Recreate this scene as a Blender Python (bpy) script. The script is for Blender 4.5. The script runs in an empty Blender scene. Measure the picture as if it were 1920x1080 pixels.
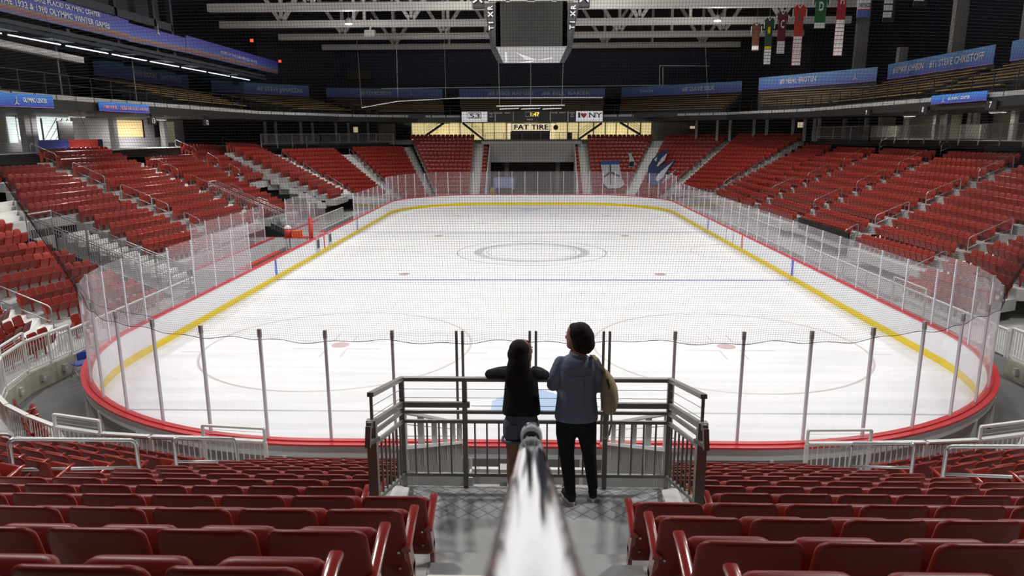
import bpy, math, random, re
import numpy as np
from mathutils import Vector, Matrix
random.seed(7)
C = bpy.context.scene.collection
PI = math.pi

# ---------------------------------------------------------------- camera, world, exposure
CAM = (-0.04177, -14.16417, 7.22358)
ROT = (1.35573, 0.00397, 0.02626)
F = 1330.67639                                  # focal length in pixels of the 1920 wide frame
cd = bpy.data.cameras.new('camera'); cam = bpy.data.objects.new('camera', cd); C.objects.link(cam)
cam.location = CAM; cam.rotation_euler = ROT
cd.sensor_width = 36.0; cd.lens = F / 1920 * 36.0; cd.clip_start = 0.03; cd.clip_end = 400
cd.dof.use_dof = True; cd.dof.focus_distance = 13.0; cd.dof.aperture_fstop = 5.0
sc = bpy.context.scene; sc.camera = cam
W = bpy.data.worlds.new('world'); sc.world = W; W.use_nodes = True
W.node_tree.nodes['Background'].inputs[0].default_value = (0.75, 0.82, 1.0, 1)
W.node_tree.nodes['Background'].inputs[1].default_value = 0.03
sc.view_settings.view_transform = 'Standard'; sc.view_settings.look = 'None'
sc.view_settings.gamma = 1.0; sc.view_settings.use_curve_mapping = False
sc.view_settings.exposure = 0.0
sc.cycles.transparent_max_bounces = 24
sc.cycles.max_bounces = 6; sc.cycles.diffuse_bounces = 3; sc.cycles.glossy_bounces = 3
sc.cycles.caustics_reflective = False; sc.cycles.caustics_refractive = False

RM = Matrix.Rotation(ROT[2], 3, 'Z') @ Matrix.Rotation(ROT[1], 3, 'Y') @ Matrix.Rotation(ROT[0], 3, 'X')
def at(u, v, X=None, Y=None, Z=None):
    """the point of the place seen at (u, v) of the photograph on the plane X=, Y= or Z="""
    d = RM @ Vector(((u - 960) / F, (540 - v) / F, -1)); o = Vector(CAM)
    if X is not None: t = (X - o.x) / d.x
    elif Y is not None: t = (Y - o.y) / d.y
    else: t = (Z - o.z) / d.z
    return o + d * t
def on_side(u, v, z0=1.9, x0=19.0, m=0.444):
    """... on the raked plane of a side stand: z = z0 + m(|X| - x0)"""
    d = RM @ Vector(((u - 960) / F, (540 - v) / F, -1)); o = Vector(CAM)
    s = 1 if d.x > 0 else -1
    t = (z0 - m * x0 + m * s * o.x - o.z) / (d.z - m * s * d.x)
    return o + d * t

# ---------------------------------------------------------------- lamps (their housings are built further down)
LAMPS = [(sx * 16, y, 16.6, 780) for y in (3, 19, 35, 51) for sx in (-1, 1)] + [(sx * 5.5, y, 17.4, 700) for y in (11, 24, 43) for sx in (-1, 1)] + [(sx * 8, -5.0, 16.6, 750) for sx in (-1, 1)]

# ---------------------------------------------------------------- materials
def mat(name, col, rough=0.5, metal=0.0, var=0.0, scale=8.0, spec=0.5, emit=0.0, bump=0.0, coat=0.0):
    m = bpy.data.materials.new(name); m.use_nodes = True
    nt = m.node_tree; b = nt.nodes['Principled BSDF']
    b.inputs['Base Color'].default_value = (*col, 1); b.inputs['Roughness'].default_value = rough
    b.inputs['Metallic'].default_value = metal; b.inputs['Specular IOR Level'].default_value = spec
    b.inputs['Coat Weight'].default_value = coat
    if emit:
        b.inputs['Emission Color'].default_value = (*col, 1); b.inputs['Emission Strength'].default_value = emit
    if var or bump:
        tc = nt.nodes.new('ShaderNodeTexCoord'); n = nt.nodes.new('ShaderNodeTexNoise')
        n.inputs['Scale'].default_value = scale; n.inputs['Detail'].default_value = 3
        nt.links.new(tc.outputs['Object'], n.inputs['Vector'])
        if var:
            mx = nt.nodes.new('ShaderNodeMix'); mx.data_type = 'RGBA'
            mx.inputs[6].default_value = (*[c * (1 - var) for c in col], 1)
            mx.inputs[7].default_value = (*[min(1, c * (1 + var)) for c in col], 1)
            nt.links.new(n.outputs['Fac'], mx.inputs[0]); nt.links.new(mx.outputs[2], b.inputs['Base Color'])
        if bump:
            bp = nt.nodes.new('ShaderNodeBump'); bp.inputs['Strength'].default_value = bump; bp.inputs['Distance'].default_value = 0.01
            nt.links.new(n.outputs['Fac'], bp.inputs['Height']); nt.links.new(bp.outputs['Normal'], b.inputs['Normal'])
    return m
def mat_ramp(name, axis, stops, rough=0.5, scale=1.0, wave=None):
    """a print or a finish whose colour runs along one axis of the object's own box"""
    m = bpy.data.materials.new(name); m.use_nodes = True; nt = m.node_tree; b = nt.nodes['Principled BSDF']
    b.inputs['Roughness'].default_value = rough
    tc = nt.nodes.new('ShaderNodeTexCoord'); sp = nt.nodes.new('ShaderNodeSeparateXYZ')
    nt.links.new(tc.outputs['UV'], sp.inputs[0])
    r = nt.nodes.new('ShaderNodeValToRGB'); e = r.color_ramp.elements
    while len(e) < len(stops): e.new(0.5)
    for k, (p, c) in enumerate(stops): e[k].position = p; e[k].color = (*c, 1)
    src = sp.outputs[axis]
    if wave:
        n = nt.nodes.new('ShaderNodeTexNoise'); n.inputs['Scale'].default_value = wave[0]; n.inputs['Detail'].default_value = 1.5
        mp = nt.nodes.new('ShaderNodeMapping'); mp.inputs['Scale'].default_value = (1, 0.12, 1)
        nt.links.new(tc.outputs['UV'], mp.inputs[0]); nt.links.new(mp.outputs[0], n.inputs['Vector'])
        ma = nt.nodes.new('ShaderNodeMath'); ma.operation = 'MULTIPLY_ADD'; ma.inputs[1].default_value = wave[1]
        nt.links.new(n.outputs['Fac'], ma.inputs[0]); nt.links.new(src, ma.inputs[2]); src = ma.outputs[0]
    nt.links.new(src, r.inputs[0]); nt.links.new(r.outputs[0], b.inputs['Base Color'])
    return m
M = {}
M['seat'] = mat('red_plastic_shaded', (0.21, 0.017, 0.010), 0.40, var=0.12, scale=3, bump=0.05, spec=0.35)  # darker copy of the one seat plastic, shade put into the colour
M['seatfar'] = mat('red_plastic_lit', (0.33, 0.033, 0.023), 0.36, var=0.15, scale=1.5)  # same seat plastic, the light on the stands put into the colour
M['arm'] = mat('red_armrest', (0.30, 0.03, 0.025), 0.22, coat=0.5)
M['bolt'] = mat('bolt_steel', (0.6, 0.6, 0.6), 0.25, 1)
M['concrete'] = mat('grey_concrete', (0.40, 0.41, 0.41), 0.75, var=0.10, scale=2.5)
M['tread'] = mat('stand_concrete', (0.46, 0.46, 0.45), 0.7, var=0.2, scale=1.8)
M['aisle'] = mat('pale_aisle_concrete', (0.64, 0.64, 0.63), 0.7, var=0.1, scale=1.8)
M['pale'] = mat('pale_step_paint', (0.85, 0.85, 0.83), 0.6, var=0.05, scale=3)
M['pit'] = mat('rubber_floor', (0.12, 0.12, 0.12), 0.8, var=0.15, scale=3)
M['steelpaint'] = mat('grey_painted_steel', (0.50, 0.50, 0.49), 0.45, var=0.05, scale=5)
M['white'] = mat('white_painted_steel', (0.78, 0.78, 0.76), 0.45, var=0.05, scale=5)
M['galv'] = mat('galvanised_tube', (0.55, 0.56, 0.58), 0.35, 0.8)
M['darkrail'] = mat('dark_grey_rail', (0.24, 0.24, 0.22), 0.4, 0.1)
M['chrome'] = mat('polished_steel', (0.85, 0.85, 0.87), 0.07, 1.0)
M['board'] = mat('white_board_plastic', (0.80, 0.81, 0.84), 0.3, var=0.03, scale=2)
M['redcap'] = mat('red_cap_plastic', (0.62, 0.045, 0.05), 0.35)
M['yellow'] = mat('yellow_kick_plastic', (0.80, 0.60, 0.0), 0.4)
M['blue'] = mat('blue_board_paint', (0.05, 0.10, 0.55), 0.4)
M['redpaint'] = mat('red_board_paint', (0.55, 0.04, 0.03), 0.4)
M['black'] = mat('black_paint', (0.010, 0.010, 0.011), 0.5)
M['charcoal'] = mat('charcoal', (0.03, 0.03, 0.032), 0.6)
M['navy'] = mat('navy_wall', (0.016, 0.020, 0.036), 0.7, var=0.2, scale=0.4)
M['roofdark'] = mat('dark_roof_deck', (0.006, 0.006, 0.007), 0.9)
M['column'] = mat('grey_column_paint', (0.36, 0.35, 0.33), 0.6)
M['truss'] = mat('white_truss_paint', (0.80, 0.78, 0.74), 0.6, var=0.06, scale=1)
M['wood'] = mat('brown_bench_wood', (0.30, 0.17, 0.05), 0.6, var=0.35, scale=3)
M['beige'] = mat('beige_wall', (0.46, 0.42, 0.34), 0.8, var=0.05, scale=1)
M['offwhite'] = mat('white_block_wall', (0.82, 0.82, 0.82), 0.8, var=0.05, scale=1)
M['lavender'] = mat('pale_wall', (0.60, 0.57, 0.60), 0.8, var=0.05, scale=1)
M['lamp'] = mat('lamp_lens', (1.0, 0.98, 0.95), 0.4, emit=60)
M['led'] = mat('led_strip', (0.85, 0.9, 1.0), 0.4, emit=1.6)
M['glow'] = mat('lit_yellow_window', (1.0, 0.84, 0.42), 0.5, emit=0.62)
M['glow2'] = mat('lit_amber_window', (0.95, 0.72, 0.34), 0.5, emit=0.55)
M['daylight'] = mat('daylit_pane', (0.88, 1.0, 0.98), 0.4, emit=0.9)
M['redled'] = mat('red_exit_lamp', (1.0, 0.06, 0.03), 0.4, emit=2.0)
M['amber'] = mat('amber_digits', (1.0, 0.60, 0.05), 0.4, emit=2.2)
M['lettering'] = mat('pale_lettering', (0.62, 0.60, 0.66), 0.6)
M['brightletter'] = mat('white_lettering', (0.80, 0.80, 0.80), 0.6)
M['pinkletter'] = mat('pink_lettering', (0.75, 0.35, 0.42), 0.6)
M['brown'] = mat('brown_lettering', (0.07, 0.018, 0.012), 0.6)
M['cream'] = mat('cream_sign_glow', (0.95, 0.80, 0.52), 0.6, emit=0.8)  # emission added to brighten the beer sign and the cream columns
M['screen'] = mat('dark_video_panel', (0.018, 0.018, 0.016), 0.55)
M['clothblue'] = mat('blue_cloth', (0.05, 0.11, 0.33), 0.8)
M['heart'] = mat('heart_red', (0.5, 0.02, 0.03), 0.5)
M['signwhite'] = mat('sign_white', (0.80, 0.80, 0.82), 0.5)
M['advert'] = mat('sign_white_glow', (0.80, 0.80, 0.84), 0.5, emit=0.35)  # emission added to brighten the scoreboard's advert panels
M['hole'] = mat('dark_opening', (0.010, 0.010, 0.011), 0.9)
M['stone'] = mat('stained_kerb_wall', (0.45, 0.43, 0.36), 0.8, var=0.35, scale=3)
M['cable'] = mat('steel_cable', (0.35, 0.35, 0.35), 0.4, 0.5)
M['net'] = mat('black_netting', (0.012, 0.012, 0.012), 0.9)
def ban(name, top, bot): return mat_ramp(name, 1, [(0.0, (0.55, 0.2, 0.45)), (0.06, bot), (1.0, top)], 0.55)
M['banner'] = ban('blue_banner_print', (0.13, 0.29, 0.52), (0.08, 0.12, 0.42))
M['banner2'] = ban('bright_blue_banner_print', (0.05, 0.26, 0.75), (0.04, 0.07, 0.45))
M['fascia'] = mat_ramp('violet_fascia_print', 1, [(0.0, (0.10, 0.12, 0.25)), (0.12, (0.28, 0.07, 0.08)), (0.2, (0.25, 0.20, 0.05)), (0.30, (0.10, 0.13, 0.45)), (0.62, (0.06, 0.09, 0.40)), (1.0, (0.10, 0.065, 0.36))], 0.5, wave=(6, -0.12))
# ice: bright, faintly scraped
def make_ice():
    m = bpy.data.materials.new('rink_ice'); m.use_nodes = True; nt = m.node_tree; b = nt.nodes['Principled BSDF']
    b.inputs['Roughness'].default_value = 0.55; b.inputs['Specular IOR Level'].default_value = 0.25
    tc = nt.nodes.new('ShaderNodeTexCoord'); mp = nt.nodes.new('ShaderNodeMapping'); mp.inputs['Scale'].default_value = (0.05, 0.6, 1)
    n = nt.nodes.new('ShaderNodeTexNoise'); n.inputs['Scale'].default_value = 3; n.inputs['Detail'].default_value = 5
    nt.links.new(tc.outputs['Object'], mp.inputs[0]); nt.links.new(mp.outputs[0], n.inputs['Vector'])
    r = nt.nodes.new('ShaderNodeValToRGB'); r.color_ramp.elements[0].color = (0.76, 0.77, 0.80, 1); r.color_ramp.elements[1].color = (0.86, 0.865, 0.88, 1)
    r.color_ramp.elements[0].position = 0.35; r.color_ramp.elements[1].position = 0.6
    nt.links.new(n.outputs['Fac'], r.inputs[0]); nt.links.new(r.outputs[0], b.inputs['Base Color'])
    return m
M['ice'] = make_ice()
def make_glass(name, tint, haze, hazecol):
    m = bpy.data.materials.new(name); m.use_nodes = True; nt = m.node_tree; nt.nodes.clear()
    o = nt.nodes.new('ShaderNodeOutputMaterial'); t = nt.nodes.new('ShaderNodeBsdfTransparent'); t.inputs[0].default_value = (*tint, 1)
    g = nt.nodes.new('ShaderNodeBsdfGlossy'); g.inputs['Roughness'].default_value = 0.02; g.inputs[0].default_value = (1, 1, 1, 1)
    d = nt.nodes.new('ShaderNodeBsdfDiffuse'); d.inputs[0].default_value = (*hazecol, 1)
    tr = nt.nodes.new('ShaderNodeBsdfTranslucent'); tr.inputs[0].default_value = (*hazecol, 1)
    lw = nt.nodes.new('ShaderNodeLayerWeight'); lw.inputs[0].default_value = 0.5
    pw = nt.nodes.new('ShaderNodeMath'); pw.operation = 'POWER'; pw.inputs[1].default_value = 4.5; nt.links.new(lw.outputs['Facing'], pw.inputs[0])
    fr = nt.nodes.new('ShaderNodeMath'); fr.operation = 'MULTIPLY_ADD'; fr.inputs[1].default_value = 0.45; fr.inputs[2].default_value = 0.015; nt.links.new(pw.outputs[0], fr.inputs[0])
    a = nt.nodes.new('ShaderNodeMixShader'); b = nt.nodes.new('ShaderNodeMixShader'); c = nt.nodes.new('ShaderNodeMixShader')
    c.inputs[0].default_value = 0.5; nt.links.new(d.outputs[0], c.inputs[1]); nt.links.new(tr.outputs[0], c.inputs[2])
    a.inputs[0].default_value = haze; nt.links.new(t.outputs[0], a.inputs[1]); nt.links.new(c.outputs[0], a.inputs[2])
    nt.links.new(fr.outputs[0], b.inputs[0]); nt.links.new(a.outputs[0], b.inputs[1]); nt.links.new(g.outputs[0], b.inputs[2])
    nt.links.new(b.outputs[0], o.inputs[0]); return m
M['glass'] = make_glass('rink_glass', (0.985, 0.975, 0.985), 0.11, (0.88, 0.82, 0.88))  # haze for scuffs, with the pale reflection of the ice put in
M['glassflat'] = make_glass('clear_rink_glass', (0.995, 0.995, 0.998), 0.006, (0.85, 0.85, 0.9))
M['stanchion'] = mat('aluminium_post', (0.85, 0.84, 0.93), 0.4, 0.0)

# ---------------------------------------------------------------- mesh building
class MB:
    def __init__(s): s.v = []; s.f = []; s.mi = []; s.uv = []; s.cur = 0
    def add(s, vs, fs, uvs=None):
        n = len(s.v); s.v += [tuple(p) for p in vs]
        for k, f in enumerate(fs):
            s.f.append(tuple(n + i for i in f)); s.mi.append(s.cur)
            s.uv.append(uvs[k] if uvs else None)
        return s
    def hexa(s, p):   # 8 points: bottom ring then top ring
        return s.add(p, [(3, 2, 1, 0), (4, 5, 6, 7), (0, 1, 5, 4), (1, 2, 6, 5), (2, 3, 7, 6), (3, 0, 4, 7)])
    def box(s, x0, y0, z0, x1, y1, z1):
        return s.hexa([(x0, y0, z0), (x1, y0, z0), (x1, y1, z0), (x0, y1, z0), (x0, y0, z1), (x1, y0, z1), (x1, y1, z1), (x0, y1, z1)])
    def slab(s, pts, z0, z1):   # any polygon, extruded upright
        n = len(pts)
        return s.add([(p[0], p[1], z0) for p in pts] + [(p[0], p[1], z1) for p in pts],
                     [tuple(reversed(range(n))), tuple(range(n, 2 * n))] + [(i, (i + 1) % n, n + (i + 1) % n, n + i) for i in range(n)])
    def bar(s, p, q, w=0.05, h=None, up=(0, 0, 1)):
        p = Vector(p); q = Vector(q); h = h or w; d = (q - p)
        if d.length < 1e-6: return s
        d.normalize(); u = Vector(up)
        if abs(d.dot(u)) > 0.98: u = Vector((0, 1, 0))
        a = d.cross(u).normalized(); b = a.cross(d).normalized()
        a *= w / 2; b *= h / 2
        return s.hexa([p - a - b, p + a - b, q + a - b, q - a - b, p - a + b, p + a + b, q + a + b, q - a + b])
    def tube(s, pts, r, n=8, closed=False):
        pts = [Vector(p) for p in pts]; k = len(pts); rings = []
        for i, p in enumerate(pts):
            a = pts[(i - 1) % k] if (i or closed) else p; b = pts[(i + 1) % k] if (i < k - 1 or closed) else p
            d = (b - a).normalized(); u = Vector((0, 0, 1)) if abs(d.z) < 0.9 else Vector((1, 0, 0))
            x = d.cross(u).normalized(); y = x.cross(d).normalized(); rr = r[i] if isinstance(r, (list, tuple)) else r
            rings.append([p + (x * math.cos(2 * PI * j / n) + y * math.sin(2 * PI * j / n)) * rr for j in range(n)])
        vs = [v for g in rings for v in g]; fs = []
        for i in range(k if closed else k - 1):
            for j in range(n): fs.append((i * n + j, i * n + (j + 1) % n, ((i + 1) % k) * n + (j + 1) % n, ((i + 1) % k) * n + j))
        if not closed: fs += [tuple(reversed(range(n))), tuple(range((k - 1) * n, k * n))]
        return s.add(vs, fs)
    def quad(s, a, b, c, d, t=0.02):
        """a panel with thickness; uv 0..1 over its face (a b bottom, c d top)"""
        a, b, c, d = map(Vector, (a, b, c, d)); n = (b - a).cross(d - a).normalized() * t
        L = [a, b, c, d, a - n, b - n, c - n, d - n]
        fs = [(0, 1, 2, 3), (7, 6, 5, 4), (0, 4, 5, 1), (1, 5, 6, 2), (2, 6, 7, 3), (3, 7, 4, 0)]
        U = [(0, 0), (1, 0), (1, 1), (0, 1)] * 2
        return s.add(L, fs, [[U[i] for i in f] for f in fs])
    def loft(s, rings):
        """closed skin through rings of equal length"""
        n = len(rings[0]); vs = [v for g in rings for v in g]; fs = []
        for i in range(len(rings) - 1):
            for j in range(n): fs.append((i * n + j, i * n + (j + 1) % n, (i + 1) * n + (j + 1) % n, (i + 1) * n + j))
        fs += [tuple(reversed(range(n))), tuple(range((len(rings) - 1) * n, len(rings) * n))]
        return s.add(vs, fs)
    def build(s, name, mats, parent=None, smooth=False):
        me = bpy.data.meshes.new(name); me.from_pydata(s.v, [], s.f)
        ms = mats if isinstance(mats, (list, tuple)) else [mats]
        for m in ms: me.materials.append(M[m] if isinstance(m, str) else m)
        if len(ms) > 1: me.polygons.foreach_set('material_index', s.mi)
        if any(s.uv):
            ul = me.uv_layers.new(name='UVMap'); k = 0
            for f, u in zip(s.f, s.uv):
                for i in range(len(f)):
                    ul.data[k].uv = u[i] if u else (0.5, 0.5); k += 1
        if smooth: me.polygons.foreach_set('use_smooth', [True] * len(me.polygons))
        me.update(); o = bpy.data.objects.new(name, me); C.objects.link(o)
        if parent: o.parent = parent
        return o
def struct(o): o['kind'] = 'structure'; return o
def tag(o, label, cat, group=None, kind=None):
    label = re.sub(r'\bright\b', 'jersey-side', re.sub(r'\bleft\b', 'bench-side', label))
    o['label'] = label; o['category'] = cat
    if group: o['group'] = group
    if kind: o['kind'] = kind
    return o
def empty(name, loc=(0, 0, 0), rz=0.0):
    o = bpy.data.objects.new(name, None); C.objects.link(o); o.location = loc; o.rotation_euler = (0, 0, rz); o.empty_display_size = 0.1
    return o
def sharp(o, ang=40):
    o.modifiers.new('edges', 'EDGE_SPLIT').split_angle = math.radians(ang); return o
def lettering(name, body, a, b, top, height, material, parent=None, fit=None, lift=0.03, shear=0.0, offset=0.0, sx=1.0):
    """raised letters running from a towards b; 'top' is the up direction; a is the bottom left of the line"""
    cu = bpy.data.curves.new(name, 'FONT'); cu.body = body; cu.size = 1.0; cu.extrude = 0.004; cu.resolution_u = 2; cu.shear = shear; cu.offset = offset
    t = bpy.data.objects.new('text_tmp', cu); C.objects.link(t)
    me = bpy.data.meshes.new_from_object(t.evaluated_get(bpy.context.evaluated_depsgraph_get())); bpy.data.objects.remove(t)
    xs = [v.co.x for v in me.vertices]; w = max(max(xs) - min(xs), 0.01)
    me.materials.clear(); me.materials.append(M[material]); o = bpy.data.objects.new(name, me); C.objects.link(o)
    a = Vector(a); x = (Vector(b) - a).normalized(); y = Vector(top); y = (y - x * y.dot(x)).normalized(); z = x.cross(y)
    s = height / 0.70; wx = (fit / w) if fit else s * sx
    p = a + z * lift
    for v in me.vertices: c = v.co; v.co = p + x * (c.x * wx) + y * (c.y * s) + z * c.z
    if parent:
        o.parent = parent; o.matrix_parent_inverse = (Matrix.Translation(parent.location) @ Matrix.Rotation(parent.rotation_euler.z, 4, 'Z')).inverted()
    return o
def arc_rail(p, q, h0, h1, r=0.022, mid=0.45, name='aisle_handrail', material='galv', rad=0.14):
    """a bent tube handrail: posts at p and q on the steps, one rail on top, one half way"""
    p = Vector(p); q = Vector(q); tp = p + Vector((0, 0, h0)); tq = q + Vector((0, 0, h1)); d = (tq - tp); L = d.length; d.normalize()
    def bend(c, a, b): return [c + a * rad * (1 - math.sin(t)) * 1.0 + b * rad * (1 - math.cos(t)) for t in [0, PI / 8, PI / 4, 3 * PI / 8, PI / 2]]
    dn = Vector((0, 0, -1))
    pts = [p] + bend(tp, dn, d) + bend(tq, dn, -d)[::-1] + [q]
    o = empty(name, tuple(p))
    m = MB().tube([v - p for v in pts], r, 8); m.build('top_rail', material, o, True)
    a = p + Vector((0, 0, h0 * mid)); b = q + Vector((0, 0, h1 * mid))
    MB().tube([a - p, b - p], r * 0.8, 8).build('mid_rail', material, o, True)
    return o
def pickets(mb, a, b, za, zb, step=0.11, w=0.016):
    """upright pickets between two lines: heights za=(bottom, top) over a, zb over b"""
    a = Vector(a); b = Vector(b); n = max(1, int((b - a).length / step))
    for i in range(1, n):
        t = i / n; p = a.lerp(b, t); z0 = za[0] + (zb[0] - za[0]) * t; z1 = za[1] + (zb[1] - za[1]) * t
        mb.bar((p.x, p.y, z0), (p.x, p.y, z1), w)

# ================================================================ the rink
HW, Y0, Y1, RC = 12.93, -0.68, 58.85, 8.53
CX = HW - RC; CYN = Y0 + RC; CYF = Y1 - RC
LA = RC * PI / 2; LS = CYF - CYN; LT = 4 * CX + 4 * LA + 2 * LS
def rink(s, off=0.0):
    """point of the board line, s metres along it from the middle of the near end towards +X; off metres outside it"""
    s = s % LT; r = RC + off
    def arc(cx, cy, a0, t): a = a0 + t / RC; return (cx + r * math.cos(a), cy + r * math.sin(a))
    if s < CX: return (s, Y0 - off)
    s -= CX
    if s < LA: return arc(CX, CYN, -PI / 2, s)
    s -= LA
    if s < LS: return (HW + off, CYN + s)
    s -= LS
    if s < LA: return arc(CX, CYF, 0, s)
    s -= LA
    if s < 2 * CX: return (CX - s, Y1 + off)
    s -= 2 * CX
    if s < LA: return arc(-CX, CYF, PI / 2, s)
    s -= LA
    if s < LS: return (-HW - off, CYF - s)
    s -= LS
    if s < LA: return arc(-CX, CYN, PI, s)
    return (-CX + s - LA, Y0 - off)
SR0 = CX + LA; SR1 = SR0 + LS                     # right side straight
SL0 = SR1 + 2 * LA + 2 * CX; SL1 = SL0 + LS       # left side straight (runs back towards the camera)
def sr(y): return SR0 + (y - CYN)
def sl(y): return SL0 + (CYF - y)
def samples(s0, s1, d=0.5):
    n = max(2, int((s1 - s0) / d)); return [s0 + (s1 - s0) * i / n for i in range(n + 1)]
def band(mb, s0, s1, o0, o1, z0, z1, d=0.5, closed=False):
    ss = samples(s0, s1, d); vs = []
    for s in ss:
        a = rink(s, o0); b = rink(s, o1)
        vs += [(a[0], a[1], z0), (b[0], b[1], z0), (b[0], b[1], z1), (a[0], a[1], z1)]
    n = len(ss); fs = []
    for i in range(n - 1):
        for j in range(4): fs.append((4 * i + j, 4 * i + (j + 1) % 4, 4 * i + 4 + (j + 1) % 4, 4 * i + 4 + j))
    if not closed: fs += [(3, 2, 1, 0), (4 * n - 4, 4 * n - 3, 4 * n - 2, 4 * n - 1)]
    mb.add(vs, fs)
ice = MB().slab([rink(s, 0.02) for s in samples(0, LT - 0.3, 0.45)], -0.05, 0.0).build('floor_ice', 'ice'); struct(ice)
M['l_goal'] = mat('faded_goal_line', (0.47, 0.48, 0.50), 0.3, var=0.08, scale=2)
M['l_red'] = mat('faded_red_line', (0.62, 0.57, 0.575), 0.3, var=0.12, scale=1)
M['l_dot'] = mat('faded_red_dot', (0.58, 0.42, 0.43), 0.3, var=0.15, scale=3)
M['l_blue'] = mat('faded_blue_line', (0.26, 0.28, 0.55), 0.3, var=0.25, scale=0.6)
M['l_crease'] = mat('pale_blue_crease', (0.45, 0.62, 0.84), 0.3)
M['l_logo'] = mat('faded_grey_ring', (0.60, 0.62, 0.65), 0.4, var=0.3, scale=0.5)
def mark(name, build, m):
    b = MB(); build(b); o = b.build(name, m, ice); return o
ZT = 0.004
def ring(b, cx, cy, r, w, n=72, a0=0, a1=2 * PI):
    for i in range(n):
        t, u = a0 + (a1 - a0) * i / n, a0 + (a1 - a0) * (i + 1) / n
        p = [(cx + (r - w / 2) * math.cos(t), cy + (r - w / 2) * math.sin(t)), (cx + (r + w / 2) * math.cos(t), cy + (r + w / 2) * math.sin(t)),
             (cx + (r + w / 2) * math.cos(u), cy + (r + w / 2) * math.sin(u)), (cx + (r - w / 2) * math.cos(u), cy + (r - w / 2) * math.sin(u))]
        b.slab(p, 0.0005, ZT)
def seg(b, x0, y0, x1, y1, w): b.bar((x0, y0, 0.002), (x1, y1, 0.002), w, 0.004)
for yd, sg in ((9.5, 1), (49.2, -1)):
    for sx in (-6.7, 6.7):
        mark('face_off_circle', lambda b: ring(b, sx, yd, 4.572, 0.08), 'l_red')
        mark('face_off_dot', lambda b: b.slab([(sx + 0.31 * math.cos(a * PI / 12), yd + 0.31 * math.sin(a * PI / 12)) for a in range(24)], 0.0005, ZT), 'l_dot')
        def hashes(b):
            for ax in (-1, 1):
                for ay in (-1, 1):
                    seg(b, sx + ax * 0.35, yd + ay * 0.45, sx + ax * 1.5, yd + ay * 0.45, 0.05)
                    seg(b, sx + ax * 0.35, yd + ay * 0.45, sx + ax * 0.35, yd + ay * 1.4, 0.05)
                    seg(b, sx + ax * 4.55, yd + ay * 0.85, sx + ax * 5.2, yd + ay * 0.85, 0.05)
        mark('hash_marks', hashes, 'l_red')
for yn in (22.3, 36.5):
    for sx in (-6.7, 6.7):
        mark('face_off_dot', lambda b: b.slab([(sx + 0.31 * math.cos(a * PI / 12), yn + 0.31 * math.sin(a * PI / 12)) for a in range(24)], 0.0005, ZT), 'l_dot')
for yg in (3.5, 55.2):
    xg = HW - 0.05 if yg > 60 else CX + math.sqrt(RC ** 2 - (CYN - 3.5) ** 2) - 0.02
    mark('goal_line', lambda b: seg(b, -xg, yg, xg, yg, 0.08), 'l_goal')
mark('goal_crease', lambda b: b.slab([(-1.1, 3.55), (1.1, 3.55), (1.1, 4.3)] + [(1.83 * math.sin(-t) * 0.6, 3.5 + 1.7 * math.cos(t)) for t in [-0.55 + 1.1 * i / 10 for i in range(11)]][::1] + [(-1.1, 4.3)], 0.0005, 0.003), 'l_crease')
mark('goal_crease', lambda b: b.slab([(-1.1, 55.1), (-1.1, 54.2), (0, 53.6), (1.1, 54.2), (1.1, 55.1)], 0.0005, 0.003), 'l_crease')
for yb in (20.8, 38.0): mark('blue_line', lambda b: seg(b, -HW + 0.02, yb, HW - 0.02, yb, 0.28), 'l_blue')
mark('centre_line', lambda b: [seg(b, x, 29.4, x + 1.7, 29.4, 0.09) for x in (-11, -8.6, 4.4, 6.7, 9.0, 11.0)], 'l_goal')
mark('centre_circle', lambda b: ring(b, 0, 29.4, 4.6, 0.07), 'l_goal')
mark('faded_ring_emblem', lambda b: (ring(b, 0, 29.4, 3.3, 0.55, 60), ring(b, 0, 29.4, 2.75, 0.08, 60), ring(b, -0.4, 29.6, 0.9, 0.12, 24, 0.5, 2.6)), 'l_logo')
mark('referee_crease', lambda b: ring(b, 12.9, 29.4, 3.0, 0.05, 40, PI / 2, 3 * PI / 2), 'l_red')

# boards, glass and posts: one fixed thing
BO = empty('rink_boards', (0, Y0, 0))
tag(BO, 'white rink boards with yellow kick strip, red cap and clear glass around the ice', 'rink boards')
par = BO
def P_(mb, name, m, smooth=False, parent=None):
    o = mb.build(name, m, None, smooth); o.parent = parent or par; o.matrix_parent_inverse = Matrix.Translation((0, -Y0, 0)); return o
b = MB(); band(b, 0, LT, 0, 0.07, 0.24, 1.04, closed=True); P_(b, 'board_panel', 'board')
b = MB(); band(b, 0, LT, -0.012, 0.06, 0.0, 0.24, closed=True); P_(b, 'kick_plate', 'yellow')
b = MB(); band(b, 0, LT, -0.03, 0.10, 1.04, 1.10, closed=True); band(b, 0, LT, 0.10, 0.24, 1.03, 1.075, closed=True); P_(b, 'cap_rail', 'redcap')
M['outer'] = mat('grey_outer_board', (0.52, 0.50, 0.50), 0.6, var=0.1, scale=2)
b = MB(); band(b, 0, LT, 0.16, 0.20, 0.78, 1.03, closed=True); P_(b, 'outer_rail', 'board')
b = MB(); band(b, 0, LT, 0.09, 0.13, 0.0, 0.80, closed=True); P_(b, 'outer_panel', 'outer')
b = MB()
for k in range(int(LT / 1.9)):
    s = k * 1.9 + 0.95; p = rink(s, 0.11); q = rink(s, 0.21); p2 = rink(s + 0.07, 0.21); p3 = rink(s + 0.07, 0.11)
    b.slab([p, q, p2, p3], 0, 0.8)
P_(b, 'frame_upright', 'white', ).__setitem__('kind', 'stuff')
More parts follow.
